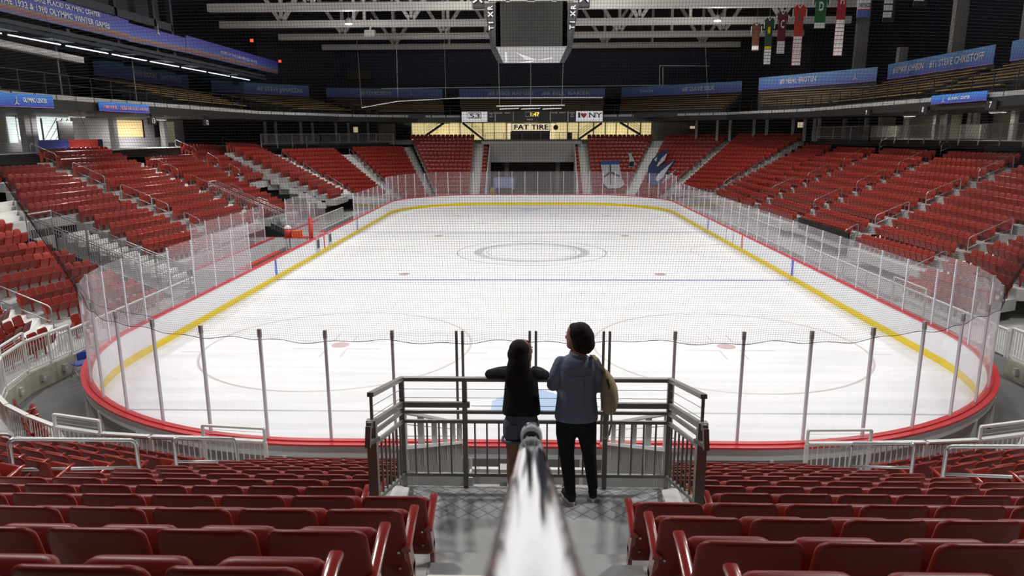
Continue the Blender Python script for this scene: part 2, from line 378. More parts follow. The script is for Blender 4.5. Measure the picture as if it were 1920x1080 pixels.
for y, m, n in ((20.8, 'blue', 'blue_board_mark'), (38.0, 'blue', 'blue_board_mark'), (29.4, 'redpaint', 'red_board_mark')):
    for f in (sr, sl):
        b = MB(); band(b, f(y) - 0.14, f(y) + 0.14, -0.006, 0.01, 0.0 if m == 'blue' else 0.0, 1.03); P_(b, n, m)
for y in (33.0, 31.4):
    b = MB(); band(b, sr(y) - 0.03, sr(y) + 0.03, -0.006, 0.01, 0.19, 1.04); P_(b, 'gate_gap', 'charcoal')
for y0, y1 in ((27.6, 28.4), (30.2, 31.0)):
    b = MB(); band(b, sl(y1), sl(y0), -0.02, 0.02, 0.2, 1.12); P_(b, 'penalty_gate', 'steelpaint')
    b = MB(); band(b, sl(y1) + 0.12, sl(y1) + 0.55, -0.03, 0.0, 0.45, 0.95); P_(b, 'gate_opening', 'charcoal')
# glass heights along s
def ztop(s):
    s = s % LT
    if s > SL1 - 0.5 or s < SR0 + 0.3: return 3.40
    if SR1 - 1 < s < SL0 + 1: return 3.40
    if sl(18) < s < sl(9): return 3.3
    return 2.93
posts = [0.0, 1.45, -1.45]
posts += [1.45 + 1.335 * k for k in range(1, 13)] + [-(1.45 + 1.335 * k) for k in range(1, 13)]
side = [SR0 + 0.6 + 1.83 * k for k in range(0, 24)]
side = [s for s in side if s < SR1]
left = [sl(y) for y in (8.6, 10.4, 12.2, 14.0, 15.8, 17.7)] + [sl(y) for y in (37.3, 38.6, 40.4, 42.2, 44.0, 45.8, 47.6, 49.4)]
far0 = SR1 + 0.6; farn = 27
far = [SR1 + (2 * LA + 2 * CX) * k / farn for k in range(farn + 1)]
allp = sorted(set([round(s % LT, 3) for s in posts + side + left + far]))
def frame_at(s):
    p = Vector((*rink(s, 0.035), 0)); q = Vector((*rink(s + 0.02, 0.035), 0)); t = (q - p).normalized(); return p, t, Vector((t.y, -t.x, 0))
for s in allp:
    p, t, n = frame_at(s); near = (s < 17 or s > LT - 17); zt = max(ztop(s - 0.3), ztop(s + 0.3)) + (0.02 if near else 0)
    gate = abs(s) < 2 or abs(s - LT) < 2
    b = MB()
    if gate:
        for e in (-0.06, 0.06): b.bar(p + t * e + Vector((0, 0, 1.06)), p + t * e + Vector((0, 0, zt)), 0.05, 0.045, up=n)
        P_(b, 'gate_post', 'darkrail')
    else:
        w = 0.055 if near else 0.04
        b.bar(p + Vector((0, 0, 1.06)), p + Vector((0, 0, zt)), w, 0.05, up=n)
        P_(b, 'glass_post', 'stanchion')
        if near:
            b = MB(); b.bar(p + n * 0.0 + Vector((0, 0, zt - 0.16)), p + Vector((0, 0, zt + 0.005)), w + 0.012, 0.062, up=n); P_(b, 'post_cap', 'steelpaint')
panes = 0
for i, s in enumerate(allp):
    e = allp[(i + 1) % len(allp)]; e = e + LT if e < s else e
    if e - s > 2.6 or e - s < 0.3: continue
    b = MB(); zz = min(ztop(s + 0.4), ztop(e - 0.4))
    band(b, s + 0.03, e - 0.03, 0.029, 0.041, 1.09, zz, d=0.35)
    flat = (s % LT < 9 or s % LT > LT - 9)
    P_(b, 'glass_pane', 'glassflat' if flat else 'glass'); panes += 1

# protective net above the near end glass: every thread is there
def lean(z): return max(0, z - 3.4) * 0.40 if z < 7 else 1.44 + (z - 7) * 0.22
def npt(s, z):
    w = 0.02 * math.sin(s * 2.3) * math.exp(-(z - 3.2) * 1.2) + 0.03 * math.sin(s * 0.9 + z)
    hem = 0.05 * math.sin(s * 1.7) * math.sin(s * 4.1 + 1) * math.exp(-(z - 3.2) * 2.5)
    x, y = rink(s, 0.06 + lean(z) + w + 0.01 * math.sin(7 * s + 3 * z)); return (x, y, z + hem)
nb = MB(); NS = 19.0; STEP = 0.048; ZN = 13.0; TH = 0.0034
def thread(pts, horizontal):
    k = len(pts); vs = []
    for i, p in enumerate(pts):
        if horizontal: vs += [(p[0], p[1], p[2] - TH / 2), (p[0], p[1], p[2] + TH / 2), (p[0] * 1.0002, p[1] - TH * 0.5, p[2])]
        else:
            q = (p[0] + 4.4, p[1] - 7.85) if p[0] < -4.4 else ((p[0] - 4.4, p[1] - 7.85) if p[0] > 4.4 else (0, -1)); l = math.hypot(*q); tx, ty = -q[1] / l, q[0] / l
            vs += [(p[0] - tx * TH / 2, p[1] - ty * TH / 2, p[2]), (p[0] + tx * TH / 2, p[1] + ty * TH / 2, p[2]), (p[0] + q[0] / l * TH * 0.5, p[1] + q[1] / l * TH * 0.5, p[2])]
    fs = []
    for i in range(k - 1):
        for j in range(3): fs.append((3 * i + j, 3 * i + (j + 1) % 3, 3 * i + 3 + (j + 1) % 3, 3 * i + 3 + j))
    nb.add(vs, fs)
zs = [3.2, 3.5, 3.8, 4.2, 4.8, 5.6, 6.6, 8, 9, 11, ZN]
for k in range(int(2 * NS / STEP) + 1):
    s = -NS + k * STEP; thread([npt(s, z) for z in zs], False)
for k in range(int((ZN - 3.2) / STEP) + 1):
    z = 3.2 + k * STEP; thread([npt(s, z) for s in samples(-NS, NS, 0.34)], True)
net = nb.build('protective_net', 'net'); tag(net, 'black safety netting hanging above the glass behind the near goal', 'net')
hb = MB().tube([npt(s, 3.2) for s in samples(-NS, NS, 0.12)], 0.006, 5)
hb.tube([npt(s, 3.5) for s in samples(-NS, -8, 0.3)], 0.004, 4); h = hb.build('hem_rope', 'net', net)
e = MB().tube([npt(-NS, z) for z in zs], 0.006, 5); e.build('edge_rope', 'net', net)

# floor of the hall around the ice, benches and their back wall on the left
fl = MB().slab([(-36, -14), (36, -14), (36, 84), (-36, 84)], -0.25, -0.06); struct(fl.build('floor_concourse', 'concrete'))
fl = MB(); band(fl, 0, LT, 0.05, 3.2, -0.06, -0.02, closed=True); struct(fl.build('floor_rink_side', 'pit'))
def bench_area(y0, y1, who):
    o = empty('player_box', (-15.0, y0, 0)); X0 = -15.6
    I = lambda m, n, mt, sm=False: setattr(m.build(n, mt, None, sm), 'parent', o) or None
    def add(m, n, mt):
        k = m.build(n, mt); k.parent = o; k.matrix_parent_inverse = Matrix.Translation((15.0, -y0, 0)); return k
    add(MB().box(X0 - 0.08, y0, 0, X0, y1, 1.06), 'back_wall_panel', 'board')
    add(MB().box(X0 - 0.14, y0, 1.06, X0 + 0.04, y1, 1.12), 'back_wall_cap', 'redcap')
    add(MB().box(-13.95, y0 + 0.8, 0.45, -13.6, y1 - 2.6, 0.5).box(-14.8, y0 + 0.8, 0.55, -14.45, y1 - 2.0, 0.6), 'bench_seat', 'redpaint')
    f = MB()
    for y in (y0 + 1, (y0 + y1) / 2, y1 - 3): f.box(-13.85, y, -0.02, -13.75, y + 0.08, 0.45); f.box(-14.7, y, -0.02, -14.6, y + 0.08, 0.55)
    add(f, 'bench_support', 'steelpaint')
    add(MB().box(X0, y0 - 0.06, 0, -13.1, y0, 1.06), 'side_wall', 'board')
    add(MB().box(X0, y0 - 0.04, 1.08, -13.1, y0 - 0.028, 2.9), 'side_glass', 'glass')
    n = int((y1 - y0) / 1.5)
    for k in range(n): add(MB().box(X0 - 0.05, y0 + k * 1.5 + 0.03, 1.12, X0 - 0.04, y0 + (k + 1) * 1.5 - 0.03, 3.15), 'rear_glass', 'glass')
    for k in range(n + 1): add(MB().bar((X0 - 0.045, y0 + k * 1.5, 1.1), (X0 - 0.045, y0 + k * 1.5, 3.2), 0.04), 'rear_glass_post', 'stanchion')
    tag(o, 'players bench with red seats and white back wall, ' + who, 'players bench', 'players benches beside the ice')
bench_area(17.8, 28.2, 'nearer one of two'); bench_area(30.6, 37.2, 'beyond the red post')
o = empty('penalty_post', (-13.7, 29.3, 0)); tag(o, 'tall red padded post between the two players benches', 'padded post')
MB().tube([(0, 0, 0), (0, 0, 2.15)], 0.13, 12).build('pad', 'redpaint', o, True); MB().tube([(0, 0, 2.15), (0, 0, 3.1)], 0.03, 8).build('pole', 'white', o, True)
o = empty('scorer_table', (-14.2, 28.7, 0)); tag(o, 'small red topped table in front of the red padded post', 'table')
MB().box(-0.9, -0.4, 1.0, 0.6, 0.4, 1.05).build('table_top', 'redpaint', o)
for x in (-0.8, 0.5):
    for y in (-0.35, 0.3): MB().box(x, y, -0.02, x + 0.06, y + 0.06, 1.0).build('leg', 'steelpaint', o)
o = empty('drinks_cooler', (-14.9, 28.6, 1.05)); tag(o, 'red round drinks cooler with grey lid standing on the table', 'cooler')
MB().tube([(0, 0, 0), (0, 0, 0.5)], [0.2, 0.24], 14).build('body', 'redpaint', o, True); MB().tube([(0, 0, 0.5), (0, 0, 0.62), (0, 0, 0.72)], [0.25, 0.2, 0.08], 14).build('lid', 'white', o, True)
o = MB().box(-14.6, 28.4, 1.05, -14.1, 28.9, 1.45).build('orange_crate', mat('orange_crate_plastic', (0.7, 0.12, 0.03))); tag(o, 'small orange crate beside the red drinks cooler', 'crate')

# ================================================================ raked stands and their seats
ST = 0.82                                         # seat back top above its tread
BLK = {}
CEN = Vector((0, 29.4, 0))
def block(name, rows): BLK[name] = [(Vector(a), Vector(b)) for a, b in rows]
def lerp_block(name, n, bl, br, tl, tr, p=1.0):
    block(name, [(bl.lerp(tl, i / (n - 1)), br.lerp(tr, i / (n - 1))) for i in range(n)])
def side_rows(name, L, R, z0=1.9, x0=19.0): block(name, [(on_side(*a, z0, x0), on_side(*b, z0, x0)) for a, b in zip(L, R)])
def lin(a, b, n): return [(a[0] + (b[0] - a[0]) * i / (n - 1), a[1] + (b[1] - a[1]) * i / (n - 1)) for i in range(n)]
# near end, straight part (row 0 is the lowest)
RUN, RISE = 0.835, 0.374
def nrow(k): return (-9.66 + RUN * k, 4.75 - RISE * k)     # row k in front of the row beside the platform
for nm, sx in (('nearL', -1), ('nearR', 1)):
    rows = []
    for k in range(9, -5, -1):
        y, z = nrow(k); y -= 0.02 if sx < 0 else 0.07; inn = 1.47 if k > 0 else (0.75 if sx < 0 else 0.66); out = 5.0 + 0.035 * (9 - k) if k > 0 else 5.6 + 0.02 * (9 - k)
        a, b = (sx * out, sx * inn) if sx < 0 else (inn, out)
        rows.append((Vector((a, y, z)), Vector((b, y, z))))
    BLK[nm] = rows
for nm, sx in (('wedgeL', -1), ('wedgeR', 1)):
    rows = []; th = math.radians(17)
    for k in range(9, -2, -1):
        y, z = nrow(k); x0 = 6.35 + 0.06 * (9 - k); n = 2.6 + 0.30 * (9 - k)
        a = Vector((sx * x0, y - 0.05 + 0.05 * (9 - k) * 0.4, z)); b = Vector((sx * (x0 + n * math.cos(th)), a.y + n * math.sin(th), z))
        rows.append((b, a) if sx < 0 else (a, b))
    BLK[nm] = rows
for nm, sx in (('turnL', -1), ('turnR', 1)):
    rows = []; 
    for k in range(9, 2, -1):
        y, z = nrow(k); j = 9 - k; th = math.radians(48)
        c = Vector((sx * (9.9 + 0.55 * j), -1.4 - 0.62 * j, z)); e = c + Vector((sx * math.cos(th), math.sin(th), 0)) * (2.9 + 0.45 * j)
        rows.append((e, c) if sx < 0 else (c, e))
    BLK[nm] = rows
# left side
side_rows('gate_left', [(-20, 662), (-40, 634), (-60, 602)], [(84, 611), (36, 588), (-5, 566)], 1.62, 16.2)
side_rows('left_a', [(128, 592), (72, 563), (25, 547), (-25, 520), (-40, 490), (-50, 467), (-60, 447), (-60, 425), (-150, 420), (-150, 402), (-150, 385)],
          [(290, 540), (250, 522), (210, 505), (166, 486), (125, 467), (82, 450), (35, 428), (6, 410), (-25, 393), (-52, 376), (-78, 360)])
side_rows('left_b', [(313, 461), (263, 450), (233, 435), (202, 418), (173, 402), (143, 387), (48, 382), (32, 362), (25, 344), (10, 327), (-10, 312)],
          [(392, 440), (368, 429), (337, 414), (307, 401), (276, 389), (244, 374), (210, 360), (180, 347), (150, 334), (124, 322), (92, 307)])
side_rows('left_c', lin((383, 415), (70, 279), 11), lin((473, 395), (200, 275), 11))
side_rows('left_d', lin((485, 388), (270, 294), 10), lin((539, 378), (359, 289), 10))
side_rows('left_e_low', [(585, 362), (565, 353), (545, 345), (524, 336), (503, 329)], [(609, 360), (589, 350), (567, 342), (550, 334), (531, 325)])
side_rows('left_e', lin((456, 325), (336, 269), 6), lin((512, 317), (407, 271), 6))
lerp_block('left_f', 12, at(612, 355, Y=46.5), at(636, 351, Y=50.3), at(422, 267, Y=49), at(480, 269, Y=54.5))
lerp_block('left_g', 11, at(665, 353, Y=53.5), at(718, 353, Y=57), at(527, 279, Y=54.5), at(627, 277, Y=61.0))
lerp_block('left_h', 13, at(752, 361, Y=58.5), at(800, 361, Y=60.4), at(660, 275, Y=64), at(755, 274, Y=69.3))
# far end
lerp_block('far_left', 16, at(823, 362, Y=61.3), at(878, 362, Y=61.3), at(772, 252, Y=73.8), at(890, 252, Y=73.8))
lerp_block('far_strip_left', 15, at(898, 362, Y=61.3), at(909, 362, Y=61.3), at(907, 262, Y=73.0), at(917, 262, Y=73.0))
lerp_block('far_strip_right', 15, at(1083, 362, Y=61.3), at(1094, 362, Y=61.3), at(1074, 262, Y=73.0), at(1083, 262, Y=73.0))
lerp_block('far_right', 16, at(1113, 362, Y=61.3), at(1168, 361, Y=61.3), at(1101, 252, Y=73.8), at(1223, 252, Y=73.8))
lerp_block('far_gallery', 2, at(922, 275, Y=71.6), at(1070, 275, Y=71.6), at(921, 268, Y=72.4), at(1071, 268, Y=72.4))
lerp_block('right_h', 16, at(1194, 359, Y=60.8), at(1240, 358, Y=59.6), at(1250, 251, Y=73.0), at(1366, 251, Y=69.0))
lerp_block('right_g', 14, at(1283, 341, Y=58.6), at(1346, 344, Y=54.3), at(1385, 250, Y=66.5), at(1507, 250, Y=59.5))
lerp_block('right_f', 12, at(1350, 352, Y=53.5), at(1392, 366, Y=48.5), at(1511, 270, Y=58), at(1560, 272, Y=54.5))
side_rows('right_e', lin((1372, 362), (1570, 275), 11), lin((1418, 375), (1643, 277), 11))
side_rows('right_d', lin((1430, 378), (1657, 277.5), 11), lin((1497, 398), (1757, 282), 11))
side_rows('right_c', lin((1512, 400), (1779, 283), 11), [(1601, 423), (1632, 412), (1663, 397), (1694, 384), (1725, 371), (1758, 357), (1790, 344), (1821, 330), (1854, 315), (1887, 301), (1916, 288)])
side_rows('right_b', [(1618, 438), (1654, 420), (1686, 405), (1717, 392), (1749, 378), (1783, 364), (1813, 350), (1845, 336), (1879, 321), (1911, 309)],
          [(1757, 473), (1798, 456), (1836, 440), (1872, 424), (1907, 409), (1945, 393), (1980, 377), (2015, 361), (2050, 345), (2085, 330)])
side_rows('right_a', [(1707, 515), (1742, 500), (1783, 482), (1826, 465), (1868, 449), (1910, 440), (1950, 425), (1990, 408)],
          [(1838, 566), (1872, 546), (1905, 522), (1945, 508), (1985, 490), (2025, 478), (2065, 462), (2105, 445)])

def facing(L, R):
    d = (R - L); d.z = 0; d.normalize(); n = Vector((-d.y, d.x, 0)); mid = (L + R) / 2
    if n.dot(Vector((0, 29.4, 0)) - Vector((mid.x * 1.0, mid.y, 0))) < 0: n = -n
    return n
tb = MB()
for nm, rows in BLK.items():
    for i, (L, R) in enumerate(rows):
        n = facing(L, R); z = (L.z + R.z) / 2 - ST; back = -0.14
        if i: 
            pl, pr = rows[i - 1]; pn = facing(pl, pr); zf = (pl.z + pr.z) / 2 - ST
            fl_, fr_ = pl + pn * back, pr + pn * back
        else: fl_, fr_ = L + n * 0.78, R + n * 0.78; zf = z - 0.45
        Lb, Rb = L + n * back, R + n * back
        tb.slab([(Lb.x, Lb.y), (Rb.x, Rb.y), (fr_.x, fr_.y), (fl_.x, fl_.y)], min(z - 0.45, zf - 0.05), z)
struct(tb.build('floor_seating_tiers', 'tread'))
for sx in (-1, 1):
    struct(MB().slab([(sx * x, y) for x, y in ((5.0, -1.75), (7.42, -1.55), (9.59, -1.12), (11.42, 0.0), (13.2, 1.9), (14.1, 3.4), (14.48, 4.8), (14.4, 6.6), (19, 6.6), (19, -6), (5.0, -6))][::sx], -0.05, 0.54).build('floor_corner', 'tread'))
    struct(MB().slab([(sx * x, y) for x, y in ((15.6, 6.6), (19.5, 6.6), (19.5, 16.2), (15.6, 16.2))][::sx], -0.05, 0.0).build('floor_corner', 'tread'))

# aisles: one flight of pale steps between neighbouring blocks
def flight(label, pairs, widths=None, start=0, half=True):
    """pairs: for each row from the bottom, (right end of the block on one side, left end of the other)"""
    a = MB(); w = MB()
    for i in range(1, len(pairs)):
        (p0, q0), (p1, q1) = pairs[i - 1], pairs[i]
        z0 = (p0.z + q0.z) / 2 - ST; z1 = (p1.z + q1.z) / 2 - ST
        d = (p1 + q1) / 2 - (p0 + q0) / 2; d.z = 0; d.normalize()
        ex = (q1 - p1).normalized() * 0.02
        o = d * 0.10
        P0, Q0, P1, Q1 = p0 + o, q0 + o, p1 + o, q1 + o
        # tread of row i reaches from its back to half way; a half step fills the rest
        a.slab([(P0.x, P0.y), (Q0.x, Q0.y), (Q1.x, Q1.y), (P1.x, P1.y)], z0 - 0.5, z0 + 0.004)
        m0 = P0.lerp(P1, 0.5); m1 = Q0.lerp(Q1, 0.5)
        if half: w.slab([(m0.x, m0.y), (m1.x, m1.y), (Q1.x, Q1.y), (P1.x, P1.y)], z0 + 0.004, (z0 + z1) / 2)
        w.slab([((P1 - d * 0.05).x, (P1 - d * 0.05).y), ((Q1 - d * 0.05).x, (Q1 - d * 0.05).y), (Q1.x, Q1.y), (P1.x, P1.y)], (z0 + z1) / 2 - 0.02, z1 + 0.012)
        w.slab([(P1.x, P1.y), (Q1.x, Q1.y), ((Q1 + d * 0.32).x, (Q1 + d * 0.32).y), ((P1 + d * 0.32).x, (P1 + d * 0.32).y)], z1 - 0.0, z1 + 0.014)
    o = a.build('aisle_stairs', 'aisle'); o2 = w.build('pale_step', 'pale', o)
    tag(o, label, 'stairs', 'flights of pale steps between the seat blocks')
    return o
def gap(A, B, top=True, n=None):
    a, b = BLK[A], BLK[B]; k = n or min(len(a), len(b))
    if top: return [(a[len(a) - k + i][1], b[len(b) - k + i][0]) for i in range(k)]
    return [(a[i][1], b[i][0]) for i in range(k)]
FL = [('far_left', 'far_strip_left', 'pale steps just left of the far tunnel entrance'), ('far_strip_right', 'far_right', 'pale steps just right of the far tunnel entrance'),
      ('left_h', 'far_left', 'pale steps left of the block beside the far tunnel steps'), ('left_g', 'left_h', 'pale steps in the far left corner of the bowl'),
      ('left_f', 'left_g', 'pale steps where the left stand meets the far corner'), ('left_d', 'left_e', None),
      ('far_right', 'right_h', 'pale steps with railing between the two banners draped on seats'), ('right_h', 'right_g', 'pale steps in the far right corner of the bowl'),
      ('right_g', 'right_f', 'pale steps where the right stand meets the far corner'), ('right_f', 'right_e', 'narrow steps in the right stand, farthest from the camera'),
      ('right_e', 'right_d', 'steps in the right stand, second from the far corner'), ('right_d', 'right_c', 'steps in the right stand, third from the far corner'),
      ('right_c', 'right_b', 'steps in the right stand behind the curved glass, upper flight'), ('left_b', 'left_c', 'steps in the left stand next to the long ramp fence'),
      ('left_c', 'left_d', 'steps in the left stand, second beyond the ramp fence')]
for A, B, lab in FL:
    if lab: flight(lab, gap(A, B))
# steps below and beside
flight('steps in the right stand nearest the camera, behind the curved glass', [(BLK['right_b'][i][1], BLK['right_a'][i + 2][0]) for i in range(6)])
flight('steps in the left stand, third beyond the ramp fence', [(BLK['left_d'][i + 4][1], BLK['left_e'][i][0]) for i in range(6)])
flight('steps in the left stand that end at the far corner block', [(BLK['left_e_low'][i][1], BLK['left_f'][i][0]) for i in range(5)] + [(BLK['left_e'][i][1], BLK['left_f'][i + 5][0]) for i in range(6)])
for A, B, lab in (('wedgeL', 'nearL', 'steps beside the seats on the girl\'s side, behind two tube rails'), ('nearR', 'wedgeR', 'steps beside the seats on the woman\'s side, behind two tube rails')):
    a, b = BLK[A], BLK[B]; k = 10
    flight(lab, [(a[i][1], b[i][0]) for i in range(k)])
for A, B, lab in (('turnL', 'wedgeL', 'steps at the near corner beside the blue chair'), ('wedgeR', 'turnR', 'steps at the near corner opposite the blue chair')):
    flight(lab, [(BLK[A][i][1], BLK[B][i][0]) for i in range(7)])
flight('steps in the stand by the benches, closest to the camera above the ramp', [(BLK['left_a'][k][1], BLK['left_b'][k - 2][0]) for k in (8, 9, 10)])
flight('steps beside the orange-red corner seats behind the picket rail', [(BLK['gate_left'][i][1] , BLK['left_a'][i][0]) for i in range(3)])

# ---------------------------------------------------------------- the seat
def rrect(w0, w1, z0, z1, r, n=5, rb=0.03):
    """outline of a panel in (x, z): w0 wide at the bottom, w1 at the top, corner radius r above, rb below"""
    pts = []
    for cx, cz, a0, rr in ((w1 / 2 - r, z1 - r, 0, r), (-w1 / 2 + r, z1 - r, PI / 2, r), (-w0 / 2 + rb, z0 + rb, PI, rb), (w0 / 2 - rb, z0 + rb, 3 * PI / 2, rb)):
        for k in range(n + 1):
            a = a0 + PI / 2 * k / n; pts.append((cx + rr * math.cos(a), cz + rr * math.sin(a)))
    return pts
def shell(outline, fn, t=0.022, inset=0.014):
    """puffed panel: rings of (x, z) mapped by fn(x, z, depth)"""
    cx = sum(p[0] for p in outline) / len(outline); cz = sum(p[1] for p in outline) / len(outline)
    def ring(s, d): return [fn(cx + (x - cx) * s, cz + (z - cz) * s, d) for x, z in outline]
    k = 1 - inset / 0.2
    m = MB(); R = [ring(0.45, -t), ring(0.90, -t), ring(k + 0.02, -t * 0.98), ring(1.0 - 0.015, -t * 0.7), ring(1.0, 0), ring(1.0 - 0.015, t * 0.7), ring(k + 0.02, t * 0.98), ring(0.90, t), ring(0.45, t)]
    m.loft(R); return m
def back_fn(x, z, d):
    b = 0.045 * (x / 0.23) ** 2
    return (x, -(z - 0.36) * 0.20 + b - 0.03 + d, z)
def pan_fn(x, z, d):      # z runs 0 at the hinge to 0.36 at the front lip; the pan stands folded up
    a = math.radians(70); lip = 0.05 * max(0, (z - 0.26) / 0.1) ** 2
    b = 0.015 * (x / 0.2) ** 2
    return (x, 0.10 + z * math.cos(a) - d * math.sin(a) * -1 + b + lip, 0.30 + z * math.sin(a) - d * math.cos(a) - lip * 0.3)
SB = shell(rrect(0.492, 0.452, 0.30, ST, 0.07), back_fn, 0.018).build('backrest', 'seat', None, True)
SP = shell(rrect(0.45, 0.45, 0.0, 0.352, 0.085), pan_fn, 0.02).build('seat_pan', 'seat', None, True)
m = MB(); m.loft([[(0.235 + sx * 0.027, y, z + sz * 0.012) for sx, sz in ((-1, -1), (1, -1), (1, 0.4), (0.6, 1), (-0.6, 1), (-1, 0.4))] for y, z in ((-0.07, 0.545), (0.0, 0.56), (0.12, 0.60), (0.22, 0.63), (0.27, 0.635))])
SA = sharp(m.build('armrest', 'arm', None, True), 50)
m = MB(); m.bar((0.235, -0.02, 0.55), (0.235, 0.10, 0.30), 0.03, 0.10); m.bar((0.235, 0.10, 0.36), (0.235, 0.12, 0.0), 0.03, 0.07); m.box(0.20, 0.02, 0.0, 0.27, 0.22, 0.02)
SL_ = m.build('standard', 'arm')
m = MB()
for x in (-0.19, 0.19):
    for z in (0.40, 0.52): p = back_fn(x, z, -0.016); m.tube([p, (p[0], p[1] - 0.012, p[2])], 0.009, 6)
SK = m.build('back_bolts', 'bolt')
PROTO = [SB, SP, SA, SL_, SK]
for p in PROTO: C.objects.unlink(p)
ORD = ['zeroth', 'first', 'second', 'third', 'fourth', 'fifth', 'sixth', 'seventh', 'eighth', 'ninth', 'tenth', 'eleventh', 'twelfth', 'thirteenth', 'fourteenth', 'fifteenth', 'sixteenth', 'seventeenth', 'eighteenth', 'nineteenth', 'twentieth']
SEATS = []      # (apparent size, position, angle, block, row, place, count)
def pix(p):
    v = RM.transposed() @ (Vector(p) - Vector(CAM))
    return (960 + F * v.x / -v.z, 540 - F * v.y / -v.z, -v.z) if v.z < 0 else (1e6, 1e6, -1)
SKIP = {('far_strip_left', k) for k in ()}
for nm, rows in BLK.items():
    for i, (L, R) in enumerate(rows):
        n = facing(L, R); d = R - L; ln = math.hypot(d.x, d.y); c = max(1, int(round(ln / 0.505)) if ln > 0.6 else 1)
        for k in range(c):
            p = L.lerp(R, (k + 0.5) / c); ang = math.atan2(n.y, n.x) - PI / 2
            q = (p.x + n.x * 0.12, p.y + n.y * 0.12, p.z - ST); px = pix(p)
            if px[2] < 0.5 and nm not in ('nearL', 'nearR'): continue
            inview = -60 < px[0] < 1980 and -40 < px[1] < 1140 and px[2] > 1.2
            if not inview and px[2] < 8: 
                if px[2] < 1.2: continue
            if nm in ('nearL', 'nearR') and not (-250 < px[0] < 2170 and px[1] < 1500): continue
            if nm in ('nearL', 'nearR') and px[2] > 0.9: inview = True
            SEATS.append((1 / max(px[2], 0.1) if inview else 0, q, ang, nm, i, k, c, ln / c))
SEATS.sort(key=lambda s: -s[0])
DES = {'nearL': 'girl\'s side', 'nearR': 'woman\'s side'}
NAMED = 0; rest = MB()
def low_seat(mb, q, ang, sc_):
    c, s = math.cos(ang), math.sin(ang)
    def T(x, y, z): x *= sc_; return (q[0] + x * c - y * s, q[1] + x * s + y * c, q[2] + z)
    o = [(-0.22, 0.36), (0.22, 0.36), (0.228, 0.70), (0.20, 0.79), (0.12, 0.82), (-0.12, 0.82), (-0.20, 0.79), (-0.228, 0.70)]
    f = lambda z: -(z - 0.36) * 0.2
    vs = [T(x, f(z) - 0.03 + abs(x) * 0.12, z) for x, z in o] + [T(x * 0.96, f(z) + 0.012 + abs(x) * 0.12, z - 0.006) for x, z in o]
    mb.add(vs, [tuple(range(7, -1, -1)), tuple(range(8, 16))] + [(i, (i + 1) % 8, 8 + (i + 1) % 8, 8 + i) for i in range(8)])
    mb.add([T(-0.22, 0.14, 0.27), T(0.22, 0.14, 0.27), T(0.22, 0.19, 0.26), T(-0.22, 0.19, 0.26), T(-0.225, 0.20, 0.645), T(0.225, 0.20, 0.645), T(0.22, 0.30, 0.62), T(-0.22, 0.30, 0.62)],
           [(3, 2, 1, 0), (4, 5, 6, 7), (0, 1, 5, 4), (1, 2, 6, 5), (2, 3, 7, 6), (3, 0, 4, 7)])
    mb.add([T(0.235, -0.03, 0.0), T(0.26, -0.03, 0), T(0.26, 0.12, 0.0), T(0.235, 0.12, 0), T(0.235, -0.05, 0.54), T(0.26, -0.05, 0.54), T(0.26, 0.16, 0.56), T(0.235, 0.16, 0.56)],
           [(4, 5, 6, 7), (0, 1, 5, 4), (1, 2, 6, 5), (2, 3, 7, 6), (3, 0, 4, 7)])
    mb.add([T(-0.19, 0.0, 0.0), T(0.19, 0.0, 0.0), T(0.19, 0.10, 0.40), T(-0.19, 0.10, 0.40)], [])
WHERE = {'nearL': ('{r} row{w} {s} seat from centre aisle, girl\'s side', 1), 'nearR': ('', 1)}
def seat_label(nm, i, k, c):
    if nm in ('nearL', 'nearR'):
        side = "girl's side" if nm == 'nearL' else "woman's side"; j = (c - k) if nm == 'nearL' else k + 1; rr = i - 9 + 1   # row 9 (index) stands beside the platform
        if i >= 10: w = ORD[i - 9] + ' row behind the platform'
        elif i == 9: w = 'row beside the platform'
        else: w = ORD[9 - i] + ' row below the platform'
        return 'dark red folding seat, %s, %s from centre aisle, %s' % (w, ORD[j], side)
    if nm in ('wedgeL', 'wedgeR'):
        side = "girl's side" if nm == 'wedgeL' else "woman's side"; j = (c - k) if nm == 'wedgeL' else k + 1
        return 'red folding seat of the angled block, %s row up, %s from steps, %s' % (ORD[i + 1], ORD[j], side)
    if nm in ('turnL', 'turnR'):
        side = "girl's side" if nm == 'turnL' else "woman's side"; j = (c - k) if nm == 'turnL' else k + 1
        return 'red folding seat at near corner fence, %s row, %s from steps, %s' % (ORD[i + 1], ORD[j], side)
    B = {'gate_left': 'by the blue chair', 'left_a': 'beside the long ramp fence', 'right_a': 'behind the tall curved glass', 'right_b': 'above the black board', 'left_b': 'beyond the long ramp'}
    return 'bright red folding seat %s, %s row up, %s along' % (B.get(nm, nm), ORD[i + 1], ORD[k + 1])
root0 = None; SEEN = set()
for s in SEATS:
    size, q, ang, nm, i, k, c, pitch = s
    if NAMED < 300 and size > 0 and nm in ('nearL', 'nearR', 'wedgeL', 'wedgeR', 'turnL', 'turnR', 'gate_left', 'left_a', 'right_a', 'right_b', 'left_b'):
        r = empty('stadium_seat', q, ang); r['label'] = seat_label(nm, i, k, c); r['category'] = 'seat'; r['group'] = 'red folding stadium seats'
        mir = -1 if nm in ('nearR', 'wedgeR', 'turnR', 'right_a', 'right_b') else 1
        edge = (k == c - 1) if mir > 0 else (k == 0)
        for p in PROTO:
            if p is SA and not edge and nm in ('nearL', 'nearR', 'left_a', 'left_b', 'right_a', 'right_b', 'gate_left'): continue
            ch = p.copy(); C.objects.link(ch); ch.parent = r
            if mir < 0 and p in (SA, SL_): ch.scale = (-1, 1, 1)
            if p in (SB, SP): ch.scale = (min(1.1, pitch / 0.5), 1, 1)
        NAMED += 1
    else:
        low_seat(rest, q, ang, min(1.1, pitch / 0.505))
